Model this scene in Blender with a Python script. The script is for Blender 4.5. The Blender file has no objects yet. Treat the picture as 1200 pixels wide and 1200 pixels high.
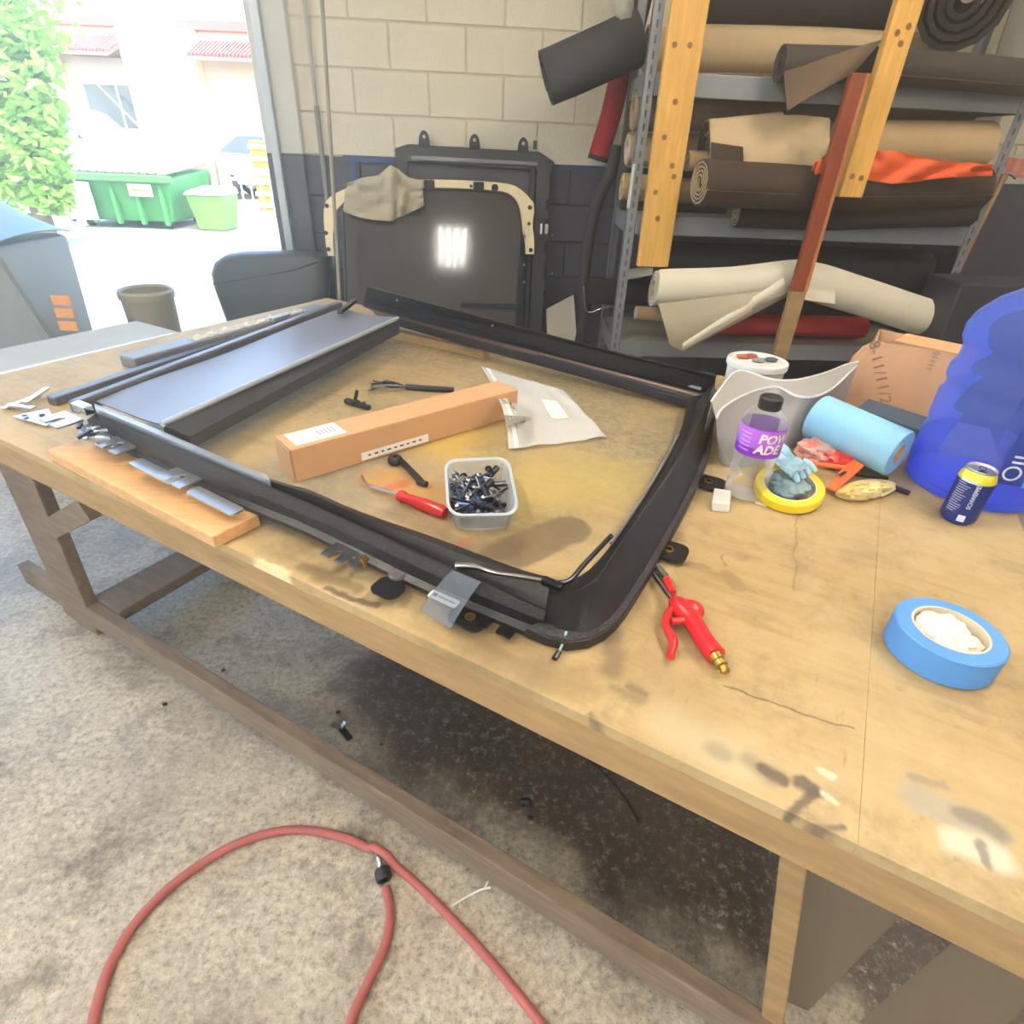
import bpy, bmesh, math, random
import numpy as np
from mathutils import Vector, Matrix, Euler, noise as mnoise
random.seed(7)
sc = bpy.context.scene
COL = sc.collection
# ------------------------------------------------------------------ camera, sky, sun, exposure
CZ = 1.49
FPX = 685.0
PIT, ROL = math.radians(32.1), math.radians(2.6)
FWD = Vector((0, math.cos(PIT), -math.sin(PIT)))
_up = Vector((0, math.sin(PIT), math.cos(PIT))); _rt = Vector((1, 0, 0))
RT = math.cos(ROL) * _rt + math.sin(ROL) * _up
UP = -math.sin(ROL) * _rt + math.cos(ROL) * _up
cam_d = bpy.data.cameras.new('camera'); cam = bpy.data.objects.new('camera', cam_d); COL.objects.link(cam)
m = Matrix((( RT.x, UP.x, -FWD.x, 0), (RT.y, UP.y, -FWD.y, 0), (RT.z, UP.z, -FWD.z, CZ), (0, 0, 0, 1)))
cam.matrix_world = m
cam_d.sensor_width = 36; cam_d.sensor_fit = 'HORIZONTAL'; cam_d.lens = FPX / 1200 * 36; cam_d.clip_start = .02; cam_d.clip_end = 300
sc.camera = cam
vs = sc.view_settings
vs.view_transform = 'Standard'; vs.look = 'None'; vs.gamma = 1; vs.use_curve_mapping = False
vs.exposure = 2.0
sc.cycles.use_denoising = True
sc.cycles.max_bounces = 8; sc.cycles.transparent_max_bounces = 24; sc.cycles.diffuse_bounces = 5
sc.cycles.sample_clamp_indirect = 6
world = bpy.data.worlds.new('sky'); sc.world = world; world.use_nodes = True
wn = world.node_tree; wn.nodes.clear()
w_out = wn.nodes.new('ShaderNodeOutputWorld'); w_bg = wn.nodes.new('ShaderNodeBackground'); w_sky = wn.nodes.new('ShaderNodeTexSky')
w_sky.sky_type = 'NISHITA'; w_sky.sun_disc = False; w_sky.sun_elevation = math.radians(52); w_sky.sun_rotation = math.radians(150)
w_sky.air_density = 1.2; w_sky.dust_density = 2.0
wn.links.new(w_sky.outputs[0], w_bg.inputs[0]); wn.links.new(w_bg.outputs[0], w_out.inputs[0])
w_bg.inputs[1].default_value = 0.42
sun_d = bpy.data.lights.new('sun', 'SUN'); sun = bpy.data.objects.new('sun', sun_d); COL.objects.link(sun)
sun_d.energy = 2.6; sun_d.angle = math.radians(.6); sun_d.color = (1, .95, .86)
sun.rotation_euler = Vector((.75, .55, -1.15)).to_track_quat('-Z', 'Y').to_euler()

# ------------------------------------------------------------------ coordinates: points on real planes of the place
T = .86                                                   # bench top height
A = math.radians(28.5)
BU = Vector((math.cos(A), -math.sin(A), 0)); BV = Vector((math.sin(A), math.cos(A), 0))   # bench axes
YW = math.radians(3.8)
WD = Vector((math.cos(YW), math.sin(YW), 0)); WN = Vector((math.sin(YW), -math.cos(YW), 0))  # back wall direction, its normal into the room
ORI = Vector((0, 0, CZ))
def ray(px, py): return FWD + RT * ((px - 600) / FPX) - UP * ((py - 600) / FPX)
def Z(px, py, z=T): d = ray(px, py); return ORI + d * ((z - CZ) / d.z)
def Y(px, py, y): d = ray(px, py); return ORI + d * (y / d.y)
def D(px, py, dist): d = ray(px, py); return ORI + d * ((dist * WN.y) / d.dot(WN))
def PV(px, py, v): d = ray(px, py); return ORI + d * (v / d.dot(BV))
def PU(px, py, u): d = ray(px, py); return ORI + d * (u / d.dot(BU))
def bp(u, v, z=T): return BU * u + BV * v + Vector((0, 0, z))
def wp(s, dist, z, off=0): return WD * s + Vector((0, dist, z)) + WN * off
def V3(*a): return Vector(a)

# ------------------------------------------------------------------ materials
def srgb(h):
    h = h.lstrip('#'); c = [int(h[i:i+2], 16) / 255 for i in (0, 2, 4)]
    return tuple(x / 12.92 if x <= .04045 else ((x + .055) / 1.055) ** 2.4 for x in c) + (1,)
MATS = {}
def mat(name, col, rough=.6, metal=0, var=0, scale=8, col2=None, bump=0, bscale=60, emit=None, trans=0, coat=0, stretch=None, spec=None, sheen=0, rotz=0):
    if name in MATS: return MATS[name]
    mt = bpy.data.materials.new(name); mt.use_nodes = True; MATS[name] = mt
    nt = mt.node_tree; b = nt.nodes['Principled BSDF']
    c = srgb(col); b.inputs['Base Color'].default_value = c
    b.inputs['Roughness'].default_value = rough; b.inputs['Metallic'].default_value = metal
    if spec is not None: b.inputs['Specular IOR Level'].default_value = spec
    if coat: b.inputs['Coat Weight'].default_value = coat
    if sheen: b.inputs['Sheen Weight'].default_value = sheen
    if trans: b.inputs['Transmission Weight'].default_value = trans
    if emit:
        b.inputs['Emission Color'].default_value = srgb(emit[0]); b.inputs['Emission Strength'].default_value = emit[1]
    if var or bump or col2:
        tc = nt.nodes.new('ShaderNodeTexCoord'); mp = nt.nodes.new('ShaderNodeMapping')
        nt.links.new(tc.outputs['Object'], mp.inputs[0])
        if stretch: mp.inputs['Scale'].default_value = stretch
        if rotz: mp.vector_type = 'POINT'; mp.inputs['Rotation'].default_value = (0, 0, rotz)
    if var or col2:
        nz = nt.nodes.new('ShaderNodeTexNoise'); nz.inputs['Scale'].default_value = scale; nz.inputs['Detail'].default_value = 6; nz.inputs['Roughness'].default_value = .65
        nt.links.new(mp.outputs[0], nz.inputs['Vector'])
        rp = nt.nodes.new('ShaderNodeValToRGB'); nt.links.new(nz.outputs[0], rp.inputs[0])
        rp.color_ramp.elements[0].position = .32; rp.color_ramp.elements[1].position = .68
        k = 1 - var
        rp.color_ramp.elements[0].color = srgb(col2) if col2 else (c[0]*k, c[1]*k, c[2]*k, 1)
        rp.color_ramp.elements[1].color = c if col2 else tuple(min(1, x*(1+var*.6)) for x in c[:3]) + (1,)
        nt.links.new(rp.outputs[0], b.inputs['Base Color'])
    if bump:
        n2 = nt.nodes.new('ShaderNodeTexNoise'); n2.inputs['Scale'].default_value = bscale; n2.inputs['Detail'].default_value = 4
        nt.links.new(mp.outputs[0], n2.inputs['Vector'])
        bm_ = nt.nodes.new('ShaderNodeBump'); bm_.inputs['Strength'].default_value = bump; bm_.inputs['Distance'].default_value = .01
        nt.links.new(n2.outputs[0], bm_.inputs['Height']); nt.links.new(bm_.outputs[0], b.inputs['Normal'])
    return mt
def clear(name, col, body=.12, bodycol=None, rough=.08, spec=.5):
    """thin translucent plastic: tinted see-through film, a little milky body, glossy surface"""
    if name in MATS: return MATS[name]
    mt = bpy.data.materials.new(name); mt.use_nodes = True; MATS[name] = mt
    nt = mt.node_tree; nt.nodes.clear(); N = nt.nodes.new; L = nt.links.new
    o = N('ShaderNodeOutputMaterial'); t = N('ShaderNodeBsdfTransparent'); t.inputs[0].default_value = srgb(col)
    d = N('ShaderNodeBsdfPrincipled'); d.inputs['Base Color'].default_value = srgb(bodycol or col); d.inputs['Roughness'].default_value = rough
    fr = N('ShaderNodeFresnel'); fr.inputs[0].default_value = 1.45
    ad = N('ShaderNodeMath'); ad.operation = 'MULTIPLY_ADD'; ad.inputs[1].default_value = spec; ad.inputs[2].default_value = body; ad.use_clamp = True
    mx = N('ShaderNodeMixShader')
    L(fr.outputs[0], ad.inputs[0]); L(ad.outputs[0], mx.inputs[0]); L(t.outputs[0], mx.inputs[1]); L(d.outputs[0], mx.inputs[2]); L(mx.outputs[0], o.inputs[0])
    return mt

# ------------------------------------------------------------------ mesh building
class MB:
    def __init__(s): s.v = []; s.f = []
    def add(s, vs, fs):
        o = len(s.v); s.v += [Vector(p) for p in vs]; s.f += [tuple(i + o for i in f) for f in fs]; return s
    def hexa(s, p):                                      # 8 corners: bottom loop then top loop
        return s.add(p, [(3,2,1,0),(4,5,6,7),(0,1,5,4),(1,2,6,5),(2,3,7,6),(3,0,4,7)])
    def box(s, c, size, ax=None):
        c = Vector(c); ax = ax or (V3(1,0,0), V3(0,1,0), V3(0,0,1)); h = [a * (d / 2) for a, d in zip(ax, size)]
        q = [(-1,-1,-1),(1,-1,-1),(1,1,-1),(-1,1,-1),(-1,-1,1),(1,-1,1),(1,1,1),(-1,1,1)]
        return s.hexa([c + h[0]*i + h[1]*j + h[2]*k for i, j, k in q])
    def beam(s, a, b, w, h, up=V3(0,0,1)):               # bar from a to b, w across, h along up
        a = Vector(a); b = Vector(b); d = (b - a); L = d.length; d = d / L
        x = d.cross(up)
        x = x.normalized() if x.length > 1e-4 else V3(1,0,0); y = x.cross(d)
        return s.box((a + b) / 2, (L, w, h), (d, x, y))
    def slab(s, pts, vec):                               # polygon extruded by a vector
        n = len(pts); pts = [Vector(p) for p in pts]; vec = Vector(vec)
        f = [tuple(range(n - 1, -1, -1)), tuple(range(n, 2*n))] + [(i, (i+1) % n, (i+1) % n + n, i + n) for i in range(n)]
        return s.add(pts + [p + vec for p in pts], f)
    def ring(s, outer, inner, vec):                      # two matching loops, extruded
        n = len(outer); vec = Vector(vec); a = [Vector(p) for p in outer]; b = [Vector(p) for p in inner]
        vs = a + b + [p + vec for p in a] + [p + vec for p in b]; f = []
        for i in range(n):
            j = (i + 1) % n
            f += [(i, i+n, j+n, j), (i+2*n, j+2*n, j+3*n, i+3*n), (i, j, j+2*n, i+2*n), (i+n, i+3*n, j+3*n, j+n)]
        return s.add(vs, f)
    def tube(s, path, r, seg=10, cap=True, closed=False):
        path = [Vector(p) for p in path]; n = len(path); rs = r if isinstance(r, (list, tuple)) else [r] * n
        vs = []; ref = None
        for i, p in enumerate(path):
            a = path[i-1] if (i or closed) else p; b = path[(i+1) % n] if (i < n-1 or closed) else p
            t = (b - a).normalized()
            if ref is None: ref = V3(0,0,1) if abs(t.z) < .9 else V3(1,0,0)
            x = t.cross(ref).normalized(); y = x.cross(t).normalized(); ref = y
            vs += [p + (x*math.cos(k*2*math.pi/seg) + y*math.sin(k*2*math.pi/seg)) * rs[i] for k in range(seg)]
        f = []
        for i in range(n if closed else n - 1):
            j = (i + 1) % n
            f += [(i*seg+k, i*seg+(k+1) % seg, j*seg+(k+1) % seg, j*seg+k) for k in range(seg)]
        if cap and not closed: f += [tuple(range(seg-1, -1, -1)), tuple(range((n-1)*seg, n*seg))]
        return s.add(vs, f)
    def lathe(s, prof, c=(0,0,0), axis=V3(0,0,1), seg=32, closed=False, start=0, sweep=2*math.pi):
        c = Vector(c); axis = Vector(axis).normalized(); x = axis.orthogonal().normalized()
        if abs(axis.z) > .7: x = (V3(1,0,0) - axis * axis.x).normalized()
        y = axis.cross(x); n = len(prof); full = abs(sweep - 2*math.pi) < 1e-6; m_ = seg if full else seg + 1
        vs = [c + axis*h + (x*math.cos(start + k*sweep/seg) + y*math.sin(start + k*sweep/seg))*r for r, h in prof for k in range(m_)]
        f = []
        for i in range(n if closed else n - 1):
            j = (i+1) % n
            for k in range(seg):
                k2 = (k+1) % m_
                f.append((i*m_+k, i*m_+k2, j*m_+k2, j*m_+k))
        return s.add(vs, f)
    def loft(s, lines, closed=True, caps=True):          # polylines with equal counts joined across
        n = len(lines[0]); k = len(lines); vs = [Vector(p) for l in lines for p in l]; f = []
        for i in range(k if closed else k - 1):
            j = (i+1) % k
            f += [(i*n+q, i*n+q+1, j*n+q+1, j*n+q) for q in range(n-1)]
        if closed and caps: f += [tuple(i*n for i in range(k-1, -1, -1)), tuple(i*n+n-1 for i in range(k))]
        return s.add(vs, f)
    def sheet(s, fn, nu, nv, th=.002):                   # thin cloth or film with two sides
        g = [[Vector(fn(i/nu, j/nv)) for j in range(nv+1)] for i in range(nu+1)]
        nr = []
        for i in range(nu+1):
            for j in range(nv+1):
                a = g[min(i+1, nu)][j] - g[max(i-1, 0)][j]; b = g[i][min(j+1, nv)] - g[i][max(j-1, 0)]
                q = a.cross(b); nr.append(q.normalized() if q.length > 1e-9 else V3(0,0,1))
        top = [p for r_ in g for p in r_]; w = nv + 1; N = len(top)
        vs = top + [p - q*th for p, q in zip(top, nr)]; f = []
        for i in range(nu):
            for j in range(nv):
                a, b, c, d = i*w+j, (i+1)*w+j, (i+1)*w+j+1, i*w+j+1
                f += [(a, b, c, d), (a+N, d+N, c+N, b+N)]
        edge = [i*w for i in range(nu+1)] + [nu*w+j for j in range(1, w)] + [i*w+nv for i in range(nu-1, -1, -1)] + [j for j in range(nv-1, 0, -1)]
        for q in range(len(edge)):
            a, b = edge[q], edge[(q+1) % len(edge)]; f.append((b, a, a+N, b+N))
        return s.add(vs, f)
    def blob(s, c, r, seed=0, amp=.25, freq=2.0, nu=20, nv=12):
        c = Vector(c); r = Vector(r); vs = []
        for j in range(nv+1):
            th = math.pi*j/nv
            for i in range(nu):
                ph = 2*math.pi*i/nu; d = V3(math.sin(th)*math.cos(ph), math.sin(th)*math.sin(ph), math.cos(th))
                k = 1 + amp*mnoise.noise(d*freq + V3(seed*7.3, seed*3.1, seed))
                vs.append(c + V3(d.x*r.x, d.y*r.y, d.z*r.z)*k)
        f = [(j*nu+i, (j+1)*nu+i, (j+1)*nu+(i+1) % nu, j*nu+(i+1) % nu) for j in range(nv) for i in range(nu)]
        return s.add(vs, f)
INV = {}                                                  # world-to-local of every object made here
def mesh_of(name, mb, mt, inv=None, smooth=None):
    me = bpy.data.meshes.new(name)
    me.from_pydata([tuple(inv @ p) if inv else tuple(p) for p in mb.v], [], mb.f)
    me.materials.append(mt)
    bm_ = bmesh.new(); bm_.from_mesh(me); bmesh.ops.recalc_face_normals(bm_, faces=bm_.faces); bm_.to_mesh(me); bm_.free()
    if smooth is not None:
        for p in me.polygons: p.use_smooth = True
        me.set_sharp_from_angle(angle=math.radians(smooth))
    return me
def tagit(o, label, cat, group=None, kind=None):
    if label: o['label'] = label
    if cat: o['category'] = cat
    if group: o['group'] = group
    if kind: o['kind'] = kind
    return o
def bev(o, w, seg=2):
    md = o.modifiers.new('bevel', 'BEVEL'); md.width = w; md.segments = seg; md.limit_method = 'ANGLE'; md.angle_limit = math.radians(40)
def thing(name, label, cat, loc=(0,0,0), group=None, rot=None):
    o = bpy.data.objects.new(name, None); COL.objects.link(o); o.empty_display_size = .05
    o.location = loc
    M_ = Matrix.Translation(Vector(loc))
    if rot is not None: o.rotation_euler = rot; M_ = M_ @ Euler(rot).to_matrix().to_4x4()
    INV[o] = M_.inverted()
    return tagit(o, label, cat, group)
def part(parent, name, mb, mt, smooth=None, bevel=0, label=None, kind=None, local=False):
    inv = INV[parent]
    o = bpy.data.objects.new(name, mesh_of(name, mb, mt, None if local else inv, smooth)); COL.objects.link(o)
    o.parent = parent; INV[o] = inv
    if bevel: bev(o, bevel)
    if label: o['label'] = label
    if kind: o['kind'] = kind
    return o
def solo(name, label, cat, mb, mt, loc=None, smooth=None, bevel=0, group=None, kind=None):
    if loc is None:
        xs = [p.x for p in mb.v]; ys = [p.y for p in mb.v]; loc = V3((min(xs)+max(xs))/2, (min(ys)+max(ys))/2, min(p.z for p in mb.v))
    inv = Matrix.Translation(-Vector(loc))
    o = bpy.data.objects.new(name, mesh_of(name, mb, mt, inv, smooth)); COL.objects.link(o); o.location = loc; INV[o] = inv
    if bevel: bev(o, bevel)
    return tagit(o, label, cat, group, kind)
def struct(name, mb, mt, smooth=None, bevel=0): return solo(name, None, None, mb, mt, V3(0,0,0), smooth, bevel, None, 'structure')
def circle(c, r, x, y, n=16, a0=0): return [Vector(c) + x*(r*math.cos(a0+i*2*math.pi/n)) + y*(r*math.sin(a0+i*2*math.pi/n)) for i in range(n)]
def rrect(w, h, r, n=5):                                  # rounded rectangle, centred, (x, y)
    out = []
    for cx, cy, a0 in ((w/2-r, h/2-r, 0), (-w/2+r, h/2-r, 90), (-w/2+r, -h/2+r, 180), (w/2-r, -h/2+r, 270)):
        for i in range(n+1):
            a = math.radians(a0 + 90*i/n); out.append((cx + r*math.cos(a), cy + r*math.sin(a)))
    return out
def resamp(pts, n):
    pts = [Vector(p) for p in pts]; L = [0]
    for a, b in zip(pts, pts[1:]): L.append(L[-1] + (b-a).length)
    out = []
    for i in range(n):
        t = L[-1]*i/(n-1); k = 0
        while k < len(pts)-2 and L[k+1] < t: k += 1
        q = (t - L[k]) / max(L[k+1]-L[k], 1e-9); out.append(pts[k].lerp(pts[k+1], min(max(q, 0), 1)))
    return out
def smoothpath(pts, n=8):                                 # Catmull-Rom
    pts = [Vector(p) for p in pts]; P = [pts[0]*2 - pts[1]] + pts + [pts[-1]*2 - pts[-2]]; out = []
    for i in range(1, len(P)-2):
        a, b, c, d = P[i-1:i+3]
        for k in range(n):
            t = k/n; out.append(.5*((2*b) + (c-a)*t + (2*a-5*b+4*c-d)*t*t + (3*b-a-3*c+d)*t**3))
    return out + [pts[-1]]
_tx = {}
def text_geo(s, size, th=.0004, shear=0, bold=0):
    """flat letters as vertices and faces in a local xy plane"""
    cu = bpy.data.curves.new('lettering', 'FONT'); cu.body = s; cu.size = size; cu.resolution_u = 2; cu.shear = shear; cu.offset = bold; cu.align_x = 'LEFT'
    o = bpy.data.objects.new('lettering', cu); COL.objects.link(o)
    dg = bpy.context.evaluated_depsgraph_get(); me = bpy.data.meshes.new_from_object(o.evaluated_get(dg))
    v = [p.co.copy() for p in me.vertices]; f = [tuple(p.vertices) for p in me.polygons]
    bpy.data.objects.remove(o); bpy.data.curves.remove(cu); bpy.data.meshes.remove(me)
    return v, f
def put_text(mb, s, size, fn, **k):                       # fn maps (x, y) of the letters to a world point
    v, f = text_geo(s, size, **k); return mb.add([fn(p.x, p.y) for p in v], f)

exec_order = []
# ------------------------------------------------------------------ shared materials
CREAM = mat('cream_block_paint', '#e4dac2', .55, var=.06, scale=3, bump=.35, bscale=90)
NAVY = mat('dark_slate_block_paint', '#56525a', .5, var=.12, scale=4, bump=.35, bscale=90)
STEEL = mat('grey_painted_steel', '#8d9093', .42, metal=.25, var=.08, scale=10)
CHROME = mat('bright_steel', '#d6d8da', .18, metal=1)
ZINC = mat('zinc_plate', '#c8cacd', .3, metal=.9, var=.06)
BRASS = mat('brass', '#c9a455', .28, metal=1)
BLACKP = mat('black_moulded_plastic', '#1d1b1f', .38, var=.1, scale=20, bump=.12, bscale=300, spec=.5)
BLACKM = mat('black_painted_metal', '#1b1a1e', .3, metal=.1, spec=.6)
FUZZ = mat('charcoal_foam_strip', '#454042', .95, var=.25, scale=220, bump=.6, bscale=400)
SHADE = mat('grey_blue_shade_cloth', '#6d7280', .36, var=.04, scale=200, bump=.08, bscale=500)
ALU = mat('anodised_rail', '#c9d2de', .34, metal=.55)
PINE = mat('fresh_pine', '#e0ad57', .55, var=.2, scale=6, stretch=(9, 9, .7), bump=.08, bscale=40)
KNOT = mat('pine_knot', '#8a5a2b', .6)
PLYD = mat('worn_tan_wood', '#a38459', .7, var=.25, scale=7, stretch=(1, 6, 6), bump=.15, bscale=40)
CEDAR = mat('orange_brown_board', '#d8a871', .6, var=.2, scale=7, stretch=(1.2, 11, 9), bump=.1, rotz=.497)
GREYWD = mat('weathered_grey_timber', '#86725e', .75, var=.35, scale=8, stretch=(1, 7, 7), bump=.2, bscale=50)
REDWD = mat('red_stained_wood', '#8a3f22', .45, var=.3, scale=6, stretch=(8, 8, .8))
CARD = mat('brown_cardboard', '#c69a6e', .75, var=.07, scale=5)
CARD2 = mat('scuffed_cardboard', '#b88f6b', .8, scale=4, col2='#a67f60')
WHITE = mat('white_plastic', '#eceae4', .4)
PAPER = mat('white_paper', '#f2f0ea', .7)
INK = mat('dark_ink', '#26242a', .7)
REDP = mat('red_plastic', '#d3252a', .32, spec=.5, coat=.2)
TAN = mat('tan_carpet', '#c4a67b', .95, var=.12, scale=120, bump=.4, bscale=350)
TAN2 = mat('pale_tan_carpet', '#cdb48c', .95, var=.1, scale=120, bump=.4, bscale=350)
BRN = mat('dark_brown_carpet', '#48382d', .95, var=.2, scale=120, bump=.4, bscale=350)
BLK = mat('black_carpet', '#2e2622', .95, var=.2, scale=120, bump=.4, bscale=350)
TAUPE = mat('taupe_carpet', '#8d7b66', .95, var=.15, scale=120, bump=.4, bscale=350)
VINYL = mat('cream_vinyl', '#e4dac2', .5, var=.04, scale=10)
CANV = mat('backing_cloth', '#b9ac90', .85, var=.08, scale=150)
ORANGE = mat('orange_fabric', '#e0602a', .7, var=.12, scale=14)
REDV = mat('red_vinyl', '#b3262a', .5, var=.1, scale=12)
GRAPH = mat('graphite_foam_sheet', '#3c3a3b', .8, var=.08, scale=30)
RUBBER = mat('black_rubber', '#26242a', .55)

def node_mat(name):
    mt = bpy.data.materials.new(name); mt.use_nodes = True; nt = mt.node_tree
    return mt, nt, nt.nodes['Principled BSDF']
def nz(nt, vec, scale, detail=6, rough=.6):
    n = nt.nodes.new('ShaderNodeTexNoise'); n.inputs['Scale'].default_value = scale; n.inputs['Detail'].default_value = detail; n.inputs['Roughness'].default_value = rough
    nt.links.new(vec, n.inputs['Vector']); return n.outputs[0]
def ramp(nt, fac, stops):
    r = nt.nodes.new('ShaderNodeValToRGB'); nt.links.new(fac, r.inputs[0]); e = r.color_ramp.elements
    while len(e) < len(stops): e.new(.5)
    for q, (p, c) in zip(e, stops): q.position = p; q.color = srgb(c) if isinstance(c, str) else (c, c, c, 1)
    return r.outputs[0]
def mixc(nt, fac, a, b):
    m_ = nt.nodes.new('ShaderNodeMix'); m_.data_type = 'RGBA'
    for s_, v in ((m_.inputs[0], fac), (m_.inputs[6], a), (m_.inputs[7], b)):
        if isinstance(v, str): s_.default_value = srgb(v)
        elif isinstance(v, (int, float)): s_.default_value = v
        else: nt.links.new(v, s_)
    return m_.outputs[2]
def mth(nt, op, a, b=0., c=0., clamp=False):
    n = nt.nodes.new('ShaderNodeMath'); n.operation = op; n.use_clamp = clamp
    for i, v in enumerate((a, b, c)):
        if isinstance(v, (int, float)): n.inputs[i].default_value = v
        else: nt.links.new(v, n.inputs[i])
    return n.outputs[0]
def vec(nt, op, a, b=(0,0,0), out=0, scale=None):
    n = nt.nodes.new('ShaderNodeVectorMath'); n.operation = op
    for i, v in enumerate((a, b)):
        if isinstance(v, (tuple, Vector)): n.inputs[i].default_value = tuple(v)
        else: nt.links.new(v, n.inputs[i])
    if scale is not None: nt.links.new(scale, n.inputs['Scale'])
    return n.outputs[out]
def seg_mask(nt, p, a, b, r, soft):
    """1 inside a brush stroke from a to b (a dab of old glue, paint or dirt), 0 outside"""
    a = Vector((a[0], a[1], 0)); b = Vector((b[0], b[1], 0)); d = b - a; L2 = max(d.length_squared, 1e-8)
    pa = vec(nt, 'SUBTRACT', p, a)
    t = mth(nt, 'MULTIPLY', vec(nt, 'DOT_PRODUCT', pa, d, 1), 1/L2, clamp=True)
    n = nt.nodes.new('ShaderNodeVectorMath'); n.operation = 'SCALE'; n.inputs[0].default_value = tuple(d); nt.links.new(t, n.inputs['Scale'])
    dist = vec(nt, 'LENGTH', vec(nt, 'SUBTRACT', pa, n.outputs[0]), out=1)
    mr = nt.nodes.new('ShaderNodeMapRange'); mr.interpolation_type = 'SMOOTHSTEP'
    nt.links.new(dist, mr.inputs[0]); mr.inputs[1].default_value = r + soft; mr.inputs[2].default_value = max(r - soft, 0); mr.inputs[3].default_value = 0; mr.inputs[4].default_value = 1
    return mr.outputs[0]

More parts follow.
